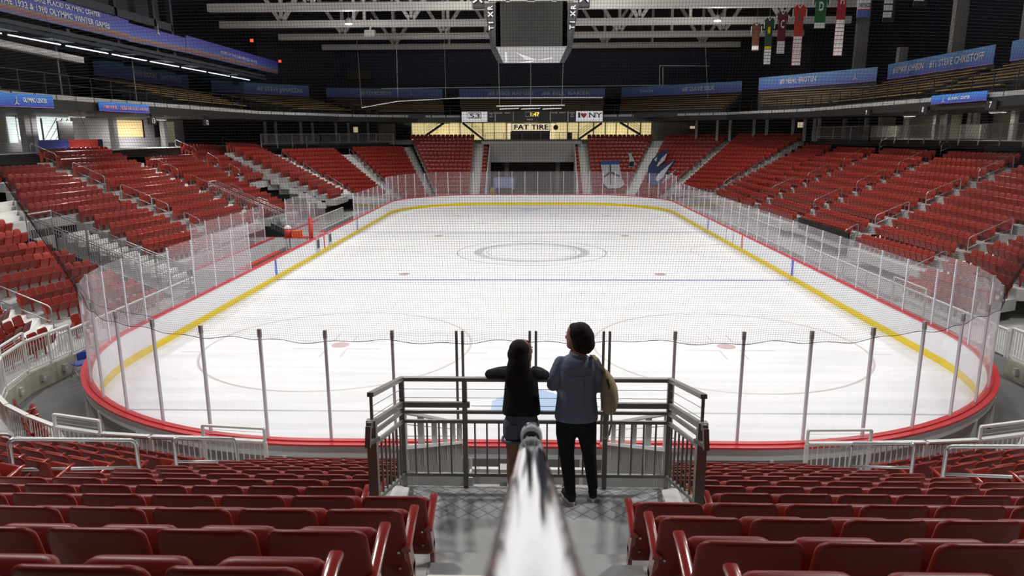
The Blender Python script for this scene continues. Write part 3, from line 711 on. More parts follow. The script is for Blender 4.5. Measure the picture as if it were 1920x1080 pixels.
o = rest.build('stadium_seat_rows', 'seatfar'); tag(o, 'red folding seats filling the side and far stands of the bowl', 'seats', kind='stuff')
print('SEATS', len(SEATS), 'named', NAMED)

# ================================================================ lamps over the ice
def lamp(x, y, z, p, k):
    o = empty('high_bay_lamp', (x, y, z))
    side = 'over the left boards' if x < -10 else 'over the right boards' if x > 10 else ('left of the video board line' if x < 0 else 'right of the video board line')
    tag(o, 'bright round high bay lamp hanging %s, %s from the camera' % (side, ORD[k]), 'ceiling lamp', 'high bay lamps under the roof')
    MB().tube([(0, 0, 0.5), (0, 0, 0.25), (0, 0, 0.0)], [0.12, 0.28, 0.34], 16).build('housing', 'white', o, True)
    MB().tube([(0, 0, -0.03), (0, 0, -0.002)], [0.26, 0.28], 16).build('lens', 'lamp', o)
    MB().tube([(0, 0, 0.5), (0, 0, 2.0)], 0.02, 6).build('hanger', 'cable', o)
    ld = bpy.data.lights.new('lamp_light', 'AREA'); ld.shape = 'DISK'; ld.size = 0.8; ld.energy = p; ld.color = (1.0, 0.97, 0.94); ld.spread = math.radians(165)
    lo = bpy.data.objects.new('lamp_light', ld); C.objects.link(lo); lo.parent = o; lo.location = (0, 0, -0.06)

    up = bpy.data.lights.new('lamp_fill', 'POINT'); up.shadow_soft_size = 0.35; up.energy = 370; up.color = (1.0, 0.97, 0.94)  # point light added below each lamp to brighten trusses, banners and upper decks
    uo = bpy.data.objects.new('lamp_fill', up); C.objects.link(uo); uo.parent = o; uo.location = (0, 0, -0.6)
for k, (x, y, z, p) in enumerate(LAMPS): lamp(x, y, z, p, k // 2 % 4 + 1 if k < 8 else ((k - 8) // 2 + 1 if k < 14 else 5))
def fill_strip(x, y, z, p, col, lab, L=1.6, rot=0.0):  # strip lamps added to brighten the concourse walls and near stand
    o = empty('added_strip_lamp', (x, y, z), rot); tag(o, lab, 'ceiling lamp', 'added strip lamps lighting the concourse'); MB().box(-0.12, -L / 2, 0.0, 0.12, L / 2, 0.10).build('housing', 'white', o)
    MB().box(-0.08, -L / 2 + 0.05, -0.015, 0.08, L / 2 - 0.05, 0.0).build('tube', mat('warm_tube', col, 0.5, emit=1.5), o)
    ld = bpy.data.lights.new('lamp_light', 'AREA'); ld.shape = 'RECTANGLE'; ld.size = 0.2; ld.size_y = L; ld.energy = p; ld.color = col
    lo = bpy.data.objects.new('lamp_light', ld); C.objects.link(lo); lo.parent = o; lo.location = (0, 0, -0.03)
for k in range(4): fill_strip(-30.5, 12 + 11 * k, 8.38, 280, (1.0, 0.97, 0.95), 'added white strip lamp under the balcony above the girl side concourse, %s along' % ORD[k + 1])
for k in range(4): fill_strip(30.2, 12 + 11 * k, 8.38, 45, (1.0, 0.93, 0.8), 'added warm strip lamp under the balcony above the woman side concourse, %s along' % ORD[k + 1])
for k in range(3): fill_strip(-11 + 11 * k, 76.8, 8.38, 60, (1.0, 0.85, 0.6), 'added warm strip lamp over the far concourse bar, %s across' % ORD[k + 1], rot=PI / 2)
for k in range(3): fill_strip(-9 + 9 * k, -17.5, 9.6, 8, (1.0, 0.97, 0.93), 'added unseen strip lamp above the aisle behind the viewer, %s across' % ORD[k + 1], 3.0, PI / 2)  # unseen fill for the near stand, added behind the camera

# ================================================================ platform, its railings, the shaft in front of it
PZ = 3.9; PYF = -7.9
def grid_floor_material():  # grey floor with a darker diagonal grid
    m = mat('diagonal_grid_floor', (0.42, 0.43, 0.435), 0.55); nt = m.node_tree; b = nt.nodes['Principled BSDF']
    tc = nt.nodes.new('ShaderNodeTexCoord'); mp = nt.nodes.new('ShaderNodeMapping'); mp.inputs['Rotation'].default_value = (0, 0, PI / 4); mp.inputs['Scale'].default_value = (1, 1, 1)
    br = nt.nodes.new('ShaderNodeTexBrick'); br.offset = 0; br.inputs['Scale'].default_value = 1.0; br.inputs['Mortar Size'].default_value = 0.009; br.inputs['Mortar Smooth'].default_value = 0.3
    br.inputs['Brick Width'].default_value = 0.12; br.inputs['Row Height'].default_value = 0.12
    br.inputs['Color1'].default_value = (0.42, 0.43, 0.435, 1); br.inputs['Color2'].default_value = (0.46, 0.47, 0.475, 1); br.inputs['Mortar'].default_value = (0.24, 0.24, 0.245, 1)
    nt.links.new(tc.outputs['Object'], mp.inputs[0]); nt.links.new(mp.outputs[0], br.inputs['Vector']); nt.links.new(br.outputs['Color'], b.inputs['Base Color'])
    return m
M['gridfloor'] = grid_floor_material()
pf = MB().box(-1.42, -8.75, PZ - 0.35, 1.42, PYF, PZ).build('floor_platform', 'gridfloor'); struct(pf)
f2 = MB().box(-1.42, -9.3, PZ - 0.35, 1.42, -8.5, PZ + 0.003)
st = MB(); wh = MB()
for k in range(0, 14):
    y = -9.30 - k * 0.4175; z = PZ + 0.187 * (k + 1)
    f2.box(-0.74 - (0.6 if k == 0 else 0), y - 0.42, z - 0.6, 0.74 + (0.6 if k == 0 else 0), y, z)
    if k == 2 or k == 6 or k == 10:
        wh.box(-0.70, y - 0.07, z, -0.33, y, z + 0.004); wh.box(0.33, y - 0.07, z, 0.70, y, z + 0.004)
o = f2.build('centre_aisle_stairs', 'concrete'); o2 = wh.build('white_edge_tape', 'pale', o); tag(o, 'grey concrete steps of the centre aisle leading down to the platform', 'stairs')
for sx in (-1, 1):
    MB().box(sx * 1.36 - (0.0 if sx < 0 else 0.16), -8.72, PZ, sx * 1.36 + (0.16 if sx < 0 else 0), PYF - 0.02, PZ + 0.003).build('white_edge_stripe', 'pale', pf)
# front guard with side wings
G = empty('platform_guard_rail', (0, PYF, PZ)); tag(G, 'dark grey steel guard rail around the viewing platform where both people stand', 'guard rail')
def GP(mb, name, m='darkrail', smooth=False):
    o = mb.build(name, m, None, smooth); o.parent = G; o.matrix_parent_inverse = Matrix.Translation((0, -PYF, -PZ)); return o
XG = 1.25; YB = -9.02; SL = 0.24
def zs_(y): return (PYF - y) * SL          # the wings climb towards the camera
for x in (-XG, -0.66, 0.66, XG):
    b = MB(); b.bar((x, PYF, 3.3), (x, PYF, 4.98), 0.045, 0.045); GP(b, 'post')
b = MB(); b.bar((-XG - 0.02, PYF, 4.985), (XG + 0.02, PYF, 4.985), 0.05, 0.035)
for sx in (-1, 1): b.bar((sx * XG, PYF, 4.985), (sx * (XG + 0.03), YB, 4.985 + zs_(YB)), 0.05, 0.035)
GP(b, 'top_rail')
b = MB(); 
for z in (4.885, 4.80): 
    b.tube([(-XG, PYF, z), (XG, PYF, z)], 0.003, 5)
    for sx in (-1, 1): b.tube([(sx * XG, PYF, z), (sx * (XG + 0.03), YB, z + zs_(YB))], 0.003, 5)
b.tube([(-0.6, PYF, 4.72), (0.6, PYF, 4.72)], 0.003, 5)
GP(b, 'tension_cable', 'cable')
for sx in (-1, 1):
    b = MB(); b.bar((sx * XG, PYF - 0.03, 4.745), (sx * (0.61 if sx < 0 else 0.69), PYF - 0.03, 4.745), 0.04, 0.05)
    e = Vector((sx * (XG + 0.03), YB - 0.1, 4.745 + zs_(YB - 0.1))); b.bar((sx * XG, PYF - 0.03, 4.745), e, 0.04, 0.05)
    b.bar(e, e + Vector((sx * 0.005, -0.03, -0.16)), 0.04, 0.045); b.bar(e + Vector((0, 0.0, -0.14)), e + Vector((-sx * 0.05, 0.10, -0.14)), 0.03, 0.03)
    GP(b, 'hand_rail')
b = MB(); b.bar((-XG, PYF, 4.66), (XG, PYF, 4.66), 0.03, 0.03)
b.bar((-XG, PYF, 4.565), (XG, PYF, 4.565), 0.03, 0.03); b.bar((-XG, PYF, 4.02), (XG, PYF, 4.02), 0.03, 0.03)
for sx in (-1, 1):
    for z in (4.66, 4.565, 4.02):
        k = 0.30 if z < 4.1 else SL
        b.bar((sx * XG, PYF, z), (sx * (XG + 0.03), YB, z + (PYF - YB) * k), 0.03, 0.03)
GP(b, 'mid_rails')
n = 16
for i in range(1, 22):
    x = -XG + 2 * XG * i / 22
    if abs(abs(x) - 0.66) < 0.03: continue
    b = MB(); b.bar((x, PYF, 4.02), (x, PYF, 4.565), 0.016); GP(b, 'picket')
for sx in (-1, 1):
    for i in range(1, 8):
        t = i / 8; y = PYF + (YB - PYF) * t; x = sx * (XG + 0.03 * t)
        b = MB(); b.bar((x, y, 4.02 + (PYF - y) * 0.30), (x, y, 4.565 + zs_(y)), 0.016); GP(b, 'picket')
    b = MB(); b.bar((sx * (XG + 0.03), YB, 3.95), (sx * (XG + 0.03), YB, 4.78 + zs_(YB)), 0.075, 0.06); GP(b, 'end_post')
    b = MB(); b.bar((sx * (XG + 0.03), YB + 0.02, 4.6), (sx * (XG + 0.03), YB + 0.02, 4.985 + zs_(YB)), 0.022, 0.022); GP(b, 'upper_end_post')

# shaft below the platform: side guards that follow the rake, end frame, floor
for sx in (-1, 1):
    o = empty('shaft_side_guard', (sx * 1.34, -7.6, 0))
    tag(o, 'grey sloping picket guard on the %s edge of the open shaft before the platform' % ("girl's" if sx < 0 else "woman's"), 'guard rail', 'sloping guards of the shaft')
    def SP_(mb, name, m): k = mb.build(name, m); k.parent = o; k.matrix_parent_inverse = Matrix.Translation((-sx * 1.34, 7.6, 0)); return k
    def zt(y): return 3.93 - (y - (-7.9)) * 0.448           # tread level beside the shaft
    x = sx * 1.33; ya, yb = -7.8, -1.75
    b = MB(); b.bar((x, ya, zt(ya) + 0.74), (x, yb, zt(yb) + 0.74), 0.10, 0.03); SP_(b, 'upper_cap', 'white')
    b = MB(); b.bar((x, ya, zt(ya) + 0.36), (x, yb, zt(yb) + 0.36), 0.14, 0.04); SP_(b, 'lower_cap', 'white')
    for j in range(6):
        y = ya + (yb - ya) * (j + 0.3) / 5.6; b = MB(); b.bar((x, y, zt(y) + 0.1), (x, y, zt(y) + 0.74), 0.07, 0.05); SP_(b, 'post', 'steelpaint')
    b = MB()
    for z in (0.48, 0.61): b.tube([(x, ya, zt(ya) + z), (x, yb, zt(yb) + z)], 0.005, 5)
    SP_(b, 'tension_cable', 'cable')
    b = MB(); pickets(b, (x, ya, 0), (x, yb, 0), (zt(ya) - 0.55, zt(ya) + 0.36), (zt(yb) - 0.45, zt(yb) + 0.36), 0.09, 0.02); SP_(b, 'pickets', 'steelpaint').__setitem__('kind', 'stuff')
    w = MB(); w.add([(sx * 1.42, -7.9, -0.05), (sx * 1.42, -1.75, -0.05), (sx * 1.42, -1.75, zt(-1.75) - 0.05), (sx * 1.42, -7.9, zt(-7.9) - 0.05),
                     (sx * 1.47, -7.9, -0.05), (sx * 1.47, -1.75, -0.05), (sx * 1.47, -1.75, zt(-1.75) - 0.05), (sx * 1.47, -7.9, zt(-7.9) - 0.05)],
                    [(0, 1, 2, 3), (7, 6, 5, 4), (0, 4, 5, 1), (1, 5, 6, 2), (2, 6, 7, 3), (3, 7, 4, 0)])
    struct(w.build('wall_shaft', 'concrete'))
w = MB().box(-1.42, -7.95, -0.05, 1.42, -7.9, 3.5); struct(w.build('wall_under_platform', 'concrete'))
o = empty('equipment_frame', (0, -1.5, -0.04)); tag(o, 'low white and grey steel frame with rails parked behind the near boards', 'frame')
b = MB()
for z in (0.30, 0.62, 0.98): b.box(-1.15, -0.35, z, 1.15, -0.25, z + 0.10)
for z in (0.12, 0.22): b.box(-1.2, -0.5, z, 1.2, -0.42, z + 0.05)
b.build('cross_member', 'white', o)
for x in (-0.62, 0.55): MB().box(x, -0.45, 0.0, x + 0.14, -0.2, 1.12).build('upright', 'steelpaint', o)
for x in (-1.2, 1.12): MB().box(x, -0.55, 0.0, x + 0.08, -0.2, 1.0).build('side_post', 'galv', o)
b = MB()
for z in (0.25, 1.02): b.tube([(-0.65, -0.5, z), (0.7, -0.5, z)], 0.02, 8)
b.build('tie_rod', 'galv', o, True)

# ---------------------------------------------------------------- polished centre hand rail, right before the camera
def rail_at(y, dz=0.0):      # height of the rail's top below the lens at distance y
    return (CAM[0] + 0.002 + 0.000 * y, CAM[1] + y, CAM[2] - 0.078 - 0.400 * y + dz)
R_ = empty('centre_hand_rail', (0, -12.4, 4.6)); tag(R_, 'polished steel hand rail running down the middle of the centre aisle', 'hand rail')
def prof(c, w, h, n=16): return [(c[0] + w * math.cos(2 * PI * i / n) * (1 - 0.1 * abs(math.sin(4 * PI * i / n))), c[1] + h * 0.2 * math.sin(2 * PI * i / n), c[2] + h * math.sin(2 * PI * i / n)) for i in range(n)]
def RP(mb, name, m, smooth=True):
    k = mb.build(name, m, None, smooth); k.parent = R_; k.matrix_parent_inverse = Matrix.Translation((0, 12.4, -4.6)); return k
b = MB(); b.loft([prof(rail_at(y, -0.020), 0.0275, 0.020) for y in (-0.5, 0.0, 0.3, 0.6, 0.9, 1.2, 1.52)]); RP(b, 'rail_tube', 'chrome')
e = Vector(rail_at(1.52, -0.02)); dr = Vector((0.0, 1, -0.400)).normalized()
b = MB(); cx = [e + dr * t for t in (0, 0.03, 0.055, 0.07)]; b.loft([prof(c, w, h) for c, w, h in zip(cx, (0.0285, 0.028, 0.022, 0.012), (0.0215, 0.021, 0.017, 0.009))]); RP(b, 'end_cap', 'signwhite')

c0 = e + dr * 0.075 + Vector((0, 0, 0.020)); fz = Vector((0, -0.35, 0.94)).normalized(); fn = Vector((0, -0.94, -0.35)).normalized()
def oval(k, t, h=0.034, w=0.026): return [c0 + Vector((w * k * math.cos(a * PI / 12), 0, 0)) + fz * (h * k * math.sin(a * PI / 12)) + fn * t for a in range(24)]
b = MB(); b.loft([oval(0.96, -0.012), oval(1.0, -0.006), oval(1.0, 0.003), oval(0.93, 0.006)]); RP(b, 'end_flange', 'signwhite')
b = MB(); b.loft([oval(0.78, 0.004), oval(0.78, 0.008), oval(0.72, 0.0095)]); RP(b, 'black_plate', 'charcoal')
for ax in (-1, 1):
    for az in (-0.5, 0.45):
        q = c0 + Vector((ax * 0.010, 0, 0)) + fz * (az * 0.026) + fn * 0.009; b = MB(); b.tube([q, q + fn * 0.003], 0.0032, 8); RP(b, 'screw', 'signwhite', False)
q = c0 + fz * 0.034; b = MB(); b.tube([q + Vector((math.cos(a * PI / 10) * 0.014, 0, 0)) + fz * (0.011 * math.sin(a * PI / 10)) for a in range(11)], 0.0024, 6); RP(b, 'end_ring', 'bolt')
for y in (0.35, 1.3):
    p = Vector(rail_at(y, -0.03)); b = MB(); b.tube([p, (p.x, p.y, p.z - 1.0)], 0.019, 10); RP(b, 'rail_post', 'chrome')

# ---------------------------------------------------------------- front fence of the near stand, corner fences, tube rails
def fence(path, z0, h, name, label, raised=(), floor0=None, cap=0.10, group='white picket fences in front of the seats'):
    o = empty(name, (path[0][0], path[0][1], z0)); tag(o, label, 'fence', group)
    def FP(mb, nm, m): k = mb.build(nm, m); k.parent = o; k.matrix_parent_inverse = Matrix.Translation((-path[0][0], -path[0][1], -z0)); return k
    for i in range(len(path) - 1):
        a = Vector((*path[i], z0)); q = Vector((*path[i + 1], z0)); d = (q - a).normalized(); u = Vector((0, 0, 1))
        b = MB(); b.bar(a + u * h + d * 0.03, q + u * h - d * 0.03, cap, 0.035); b.bar(a + u * (h - 0.035) + d * 0.03, q + u * (h - 0.035) - d * 0.03, 0.03, 0.05); FP(b, 'top_rail', 'white'); b = MB(); b.bar(a + u * 0.1, q + u * 0.1, 0.04, 0.04); FP(b, 'bottom_rail', 'white')
        b = MB(); pickets(b, a, q, (z0 + 0.1, z0 + h - 0.07), (z0 + 0.1, z0 + h - 0.07), 0.105, 0.018); FP(b, 'pickets', 'white').__setitem__('kind', 'stuff')
        b = MB(); b.bar(a, a + u * (h - 0.02), 0.07, 0.05); FP(b, 'post', 'white')
        if i in raised:
            t = 0.26; b = MB(); b.bar(a + u * (h + t), q + u * (h + t), 0.06, 0.04); b.bar(a + u * h, a + u * (h + t), 0.045, 0.05); b.bar(q + u * h, q + u * (h + t), 0.045, 0.05)
            for zz in (0.1, 0.18): b.tube([a + u * (h + zz), q + u * (h + zz)], 0.004, 5)
            FP(b, 'raised_guard', 'white')
    a = Vector((*path[-1], z0)); b = MB(); b.bar(a, a + Vector((0, 0, h)), 0.07, 0.05); FP(b, 'post', 'white')
    return o
NL = [(-5.10, -1.70), (-6.35, -1.56), (-7.42, -1.51), (-8.48, -1.38), (-9.59, -1.07), (-10.54, -0.53), (-11.42, 0.05), (-12.3, 0.85), (-13.2, 1.95), (-14.05, 3.4), (-14.42, 4.8), (-14.35, 5.7), (-14.3, 6.6)]
fence(NL, 0.55, 0.95, 'corner_fence', 'white picket fence curving round the near corner below the blue chair', raised=(0, 3, 9))
NR = [(5.16, -1.6)] + [(-x, y) for x, y in NL[1:]]
fence(NR, 0.55, 0.95, 'corner_fence', 'white picket fence curving round the near corner opposite the blue chair', raised=(0, 3, 5))
for nm, P in (('L', NL), ('R', NR)):
    b = MB()
    for i in range(len(P) - 1):
        a, q = Vector((*P[i], 0)), Vector((*P[i + 1], 0)); b.bar(a + Vector((0, 0, 0.25)), q + Vector((0, 0, 0.25)), 0.12, 0.6)
    struct(b.build('wall_corner_kerb', 'stone'))
    for j, i in enumerate((9, 10, 11)):
        a = Vector((*P[i], 0.3)).lerp(Vector((*P[i + 1], 0.3)), 0.5); o = empty('socket_box', tuple(a + Vector((0.08 if nm == 'L' else -0.08, -0.05, 0.0))))
        tag(o, 'small grey socket box on the corner kerb, %s of three, %s side' % (ORD[j + 1], "girl's" if nm == 'L' else "woman's"), 'socket box')
        MB().box(-0.07, -0.07, -0.1, 0.07, 0.07, 0.1).build('housing', 'steelpaint', o); MB().box(-0.075 if nm == 'R' else 0.03, -0.03, -0.03, -0.03 if nm == 'R' else 0.075, 0.03, 0.03).build('lid', 'white', o)
# side fences behind the glass
fence([(15.5, y) for y in (8.5, 11, 13.5, 16, 18.5, 21, 23.5, 26)], -0.05, 0.95, 'side_fence', 'white picket fence behind the curved glass along the right stand', raised=(2,))
fence([(16.6, y) for y in (34, 36.5, 39, 41.5, 44, 46.5, 49)], -0.05, 0.95, 'side_fence', 'white picket fence at the far half of the right stand')
fence([(-15.35, y) for y in (7.6, 9.6, 11.6, 13.8, 16.0)], -0.05, 0.95, 'side_fence', 'white picket fence along the bottom of the red seats beside the ramp')
fence([(-16.9, y) for y in (21.2, 23.2, 25.2, 27.4)], 0.2, 0.95, 'side_fence', 'white picket fence below the left seats just beyond the ramp', raised=(0,))
fence([(-16.6, y) for y in (39, 42, 45, 48)], -0.05, 0.95, 'side_fence', 'white picket fence at the far half of the left stand')
fence([(-14.5, 60.2), (-12, 60.6), (-9, 60.7), (-5.7, 60.7)], -0.05, 0.95, 'end_fence', 'white picket fence before the far seats left of the tunnel')
fence([(5.7, 60.7), (9, 60.7), (12, 60.6), (14.5, 60.2)], -0.05, 0.95, 'end_fence', 'white picket fence before the far seats right of the tunnel')
# tube rails of the aisles
def rail(u0, v0, u1, v1, f, label, h=0.9):
    p = f(u0, v0); q = f(u1, v1); o = arc_rail(p, q, h, h, r=0.021); tag(o, label, 'handrail', 'bent tube handrails on the aisles'); return o
fr = lambda u, v: on_side(u, v, 1.9 - ST + 0.05, 19.0)
RR = [(1639, 433, 1702, 406, 'third lowest on the second nearest right aisle'), (1607, 447, 1582, 461, 'lowest on the second nearest right aisle'), (1734, 390, 1799, 363, 'middle of the second nearest right aisle'), (1832, 347, 1898, 320, 'upper part of the second nearest right aisle'),
      (1525, 399, 1577, 375, 'lowest on the third nearest right aisle'), (1605, 364, 1657, 340, 'middle of the third nearest right aisle'), (1682, 329, 1736, 304, 'upper part of the third nearest right aisle'), (1763, 294, 1800, 278, 'top of the third nearest right aisle'),
      (1771, 505, 1700, 540, 'lowest on the aisle nearest the tall curved glass'), (1812, 482, 1895, 445, 'second on the aisle nearest the tall curved glass'),
      (1447, 370, 1491, 351, 'lowest on the fourth nearest right aisle'), (1513, 346, 1557, 325, 'middle of the fourth nearest right aisle'), (1581, 316, 1625, 296, 'upper part of the fourth nearest right aisle'), (1648, 286, 1682, 270, 'top of the fourth nearest right aisle'),
      (1390, 360, 1427, 343, 'lowest on the fifth nearest right aisle'), (1446, 335, 1484, 316, 'middle of the fifth nearest right aisle'), (1505, 307, 1543, 290, 'upper part of the fifth nearest right aisle')]
for u0, v0, u1, v1, w in RR: rail(u0, v0, u1, v1, fr, 'bent tube handrail, ' + w.replace('right aisle', 'aisle of the stand without benches'))
LR = [(377, 440, 347, 425, 'lowest on the first aisle past the ramp'), (318, 411, 287, 398, 'second lowest on the first aisle past the ramp'), (286, 396, 229, 373, 'middle of the first aisle past the ramp'), (199, 359, 139, 332, 'upper part of the first aisle past the ramp'), (109, 318, 60, 297, 'top of the first aisle past the ramp'),
      (505, 399, 484, 391, 'lowest on the second aisle past the ramp'), (456, 378, 433, 366, 'second lowest on the second aisle past the ramp'), (408, 373, 359, 350, 'middle of the second aisle past the ramp'), (335, 340, 286, 318, 'upper part of the second aisle past the ramp'),
      (411, 318, 390, 306, 'upper part of the third aisle past the ramp'), (369, 299, 330, 282, 'top of the third aisle past the ramp'), (451, 338, 431, 327, 'middle of the third aisle past the ramp'),
      (611, 368, 576, 350, 'lowest on the fourth aisle past the ramp'), (556, 343, 521, 326, 'middle of the fourth aisle past the ramp'), (502, 317, 466, 299, 'upper part of the fourth aisle past the ramp'), (449, 292, 418, 274, 'top of the fourth aisle past the ramp')]
for u0, v0, u1, v1, w in LR: rail(u0, v0, u1, v1, fr, 'bent tube handrail, ' + w)
o = arc_rail(on_side(103, 628, 0.75, 15.6), on_side(4, 588, 0.75, 15.6), 0.95, 0.95, r=0.022); tag(o, 'bent tube handrail on pale steps above the blue chair', 'handrail', 'bent tube handrails on the aisles')
def near_rail(p, q, lab, h=1.06): o = arc_rail(p, q, h, h, r=0.030, mid=0.58, rad=0.09); tag(o, lab, 'handrail', 'bent tube handrails on the aisles')
for sx, w in ((-1, "girl's"), (1, "woman's")):
    near_rail((sx * 5.45 + (0.25 if sx > 0 else 0), -2.2, 0.72), (sx * 6.1 + (0.2 if sx > 0 else 0), -3.1, 1.14), 'grey tube handrail at the bottom of the angled aisle, %s side' % w)
    near_rail((sx * 6.0 + (0.05 if sx > 0 else 0), -4.35, 1.66), (sx * 6.95, -5.6, 2.24), 'grey tube handrail higher up the angled aisle, %s side' % w)
    near_rail((sx * 9.3, -2.6, 0.95), (sx * 10.2, -3.8, 1.5), 'grey tube handrail on the second angled aisle, %s side' % w)

# ramp between the red seats of the left stand: dark shaft, long picket fences, white steps
def ramp(y0, y1, y2, lo, hi, who):
    """shaft from y0 to y1, steps from y1 to y2 (away from the camera); lo/hi = |x| where it starts and ends"""
    zt = lambda x: 1.9 - ST + 0.444 * (x - 19.0)
    b = MB(); b.add([(-lo, y0, -0.05), (-hi, y0, -0.05), (-hi, y0, zt(hi)), (-lo, y0, max(0, zt(lo))), (-lo, y0 + 0.05, -0.05), (-hi, y0 + 0.05, -0.05), (-hi, y0 + 0.05, zt(hi)), (-lo, y0 + 0.05, max(0, zt(lo)))],
                    [(0, 1, 2, 3), (7, 6, 5, 4), (0, 4, 5, 1), (1, 5, 6, 2), (2, 6, 7, 3), (3, 7, 4, 0)])
    b.box(-hi - 0.05, y0, -0.05, -hi, y1, zt(hi)); struct(b.build('wall_ramp_shaft', 'hole'))
    p = MB().box(-hi + 0.02, y0 + 0.06, zt(hi) - 1.35, -hi + 0.08, y1 - 0.06, zt(hi) - 0.05).build('wall_ramp_panel', 'steelpaint'); struct(p)
    o = empty('ramp_fence', (-lo, y0, 0)); tag(o, 'long sloping picket fence with tube rails around the entrance ramp, ' + who, 'fence', 'fences of the entrance ramps')
    def FP(mb, nm, m, s=False): k = mb.build(nm, m, None, s); k.parent = o; k.matrix_parent_inverse = Matrix.Translation((lo, -y0, 0)); return k
    for y in (y0, y1):
        b = MB(); 
        for dz in (0.95, 1.07): b.tube([(-lo, y, max(0, zt(lo)) + dz), (-hi, y, zt(hi) + dz)], 0.024, 8)
        b.tube([(-lo, y, max(0, zt(lo)) + 0.05), (-hi, y, zt(hi) + 0.05)], 0.02, 6); FP(b, 'sloping_rail', 'galv', True)
        b = MB(); pickets(b, (-lo, y, 0), (-hi, y, 0), (max(0, zt(lo)) - 0.4, max(0, zt(lo)) + 0.95), (zt(hi) - 0.4, zt(hi) + 0.95), 0.115, 0.018); FP(b, 'pickets', 'galv').__setitem__('kind', 'stuff')
        for i in range(5):
            x = lo + (hi - lo) * i / 4; b = MB(); b.bar((-x, y, max(0, zt(x)) - 0.3), (-x, y, max(0, zt(x)) + 1.07), 0.045); FP(b, 'post', 'galv')
    b = MB(); b.bar((-hi, y0, zt(hi) + 1.07), (-hi, y1, zt(hi) + 1.07), 0.06, 0.05); b.bar((-hi, y0, zt(hi) + 0.75), (-hi, y1, zt(hi) + 0.75), 0.06, 0.06); FP(b, 'end_rail', 'white')
    b = MB(); pickets(b, (-hi, y0, 0), (-hi, y1, 0), (zt(hi), zt(hi) + 0.75), (zt(hi), zt(hi) + 0.75), 0.1, 0.018); FP(b, 'end_pickets', 'galv')
    a = MB(); w = MB(); k = 0; x = lo
    while x < hi - 0.2:
        z = max(0, zt(x)); a.box(-x - 0.5, y1 + 0.05, z - 0.6, -x, y2, z + 0.02); w.box(-x - 0.16, y1 + 0.1, z, -x + 0.002, y2 - 0.1, z + 0.20); x += 0.475
    o = a.build('ramp_stairs', 'tread'); w.build('white_riser', 'pale', o); tag(o, 'white edged steps climbing beside the entrance ramp, ' + who, 'stairs')
ramp(16.9, 18.6, 20.4, 16.3, 22.6, 'nearer the camera')
ramp(36.2, 37.4, 39.2, 17.0, 23.0, 'farther from the camera')
# folding chair
o = empty('folding_chair', (-13.72, 6.1, -0.02), math.radians(60)); tag(o, 'small blue folding chair on the dark floor by the corner fence', 'chair')
M['bluechair'] = mat('blue_vinyl', (0.03, 0.08, 0.42), 0.4)
b = shell(rrect(0.38, 0.38, 0.60, 0.85, 0.08), lambda x, z, d: (x, d - 0.18, z), 0.02); b.build('backrest', 'bluechair', o, True)
MB().slab([(-0.2, -0.15), (0.2, -0.15), (0.2, 0.2), (-0.2, 0.2)], 0.42, 0.45).build('seat', 'bluechair', o)
for x in (-0.2, 0.2): MB().tube([(x, 0.28, 0), (x, -0.2, 0.85)], 0.011, 6).build('leg', 'galv', o, True); MB().tube([(x, -0.3, 0), (x, 0.15, 0.42)], 0.011, 6).build('leg', 'galv', o, True)

def tier_pt(u, v):
    """the place on the far stands seen nearest (u, v)"""
    best = min(((math.hypot(pix(q)[0] - u, pix(q)[1] - v), q.y) for nm, rows in BLK.items() if nm[:4] in ('left', 'righ', 'far_') for r in rows for q in r), key=lambda t: t[0]); return at(u, v, Y=best[1])
FR = [(528, 283, 554, 304, 'top flight where the benches side meets the far corner'), (569, 305, 599, 329, 'middle flight where the benches side meets the far corner'), (613, 328, 643, 348, 'bottom flight where the benches side meets the far corner'),
      (655, 279, 671, 297, 'top flight between the two far corner blocks, benches side'), (681, 302, 698, 320, 'middle flight between the two far corner blocks, benches side'), (706, 325, 724, 340, 'bottom flight between the two far corner blocks, benches side'),
      (1272, 334, 1288, 318, 'bottom flight behind the winged banner'), (1300, 313, 1316, 297, 'middle flight behind the winged banner'), (1327, 288, 1342, 273, 'top flight behind the winged banner'),
      (1357, 342, 1386, 322, 'bottom flight at the far corner below the picket railing'), (1402, 321, 1433, 297, 'middle flight at the far corner below the picket railing'), (1447, 300, 1478, 274, 'top flight at the far corner below the picket railing')]
for u0, v0, u1, v1, w in FR:
    p, q = tier_pt(u0, v0), tier_pt(u1, v1); p.z -= 0.8; q.z -= 0.8; o = arc_rail(p, q, 0.85, 0.85, r=0.03); tag(o, 'bent tube handrail, ' + w, 'handrail', 'bent tube handrails on the aisles')

# ================================================================ concourse, balcony, upper tiers
def poly(mb, pts, z0, z1): mb.slab(pts, z0, z1)
# inner edge of the concourse behind the top rows, and the outer walls
IN_L = [(-29.6, -12), (-29.6, 50), (-27.6, 56), (-23.5, 65), (-17, 72)]
IN_R = [(29.6, -12), (29.6, 50), (27.6, 56.5)]
def strip(name, inner, outer, z0, z1, m):
    b = MB()
    for i in range(len(inner) - 1): b.slab([inner[i], inner[i + 1], outer[i + 1], outer[i]], z0, z1)
    return struct(b.build(name, m))
strip('floor_upper_concourse', IN_L, [(-37, -12), (-37, 52), (-37, 60), (-33, 74), (-20, 86)], 5.7, 6.15, 'concrete')
strip('floor_upper_concourse', IN_R, [(37, -12), (37, 52), (37, 60)], 6.2, 6.62, 'concrete')
struct(MB().slab([(-20, 74.6), (27, 74.6), (34, 63), (37, 60), (37, 86), (-20, 86)], 5.9, 6.4).build('floor_upper_concourse', 'concrete'))
struct(MB().slab([(-5.9, 71), (5.9, 71), (5.9, 74.8), (-5.9, 74.8)], 5.9, 6.3).build('floor_upper_concourse', 'concrete'))
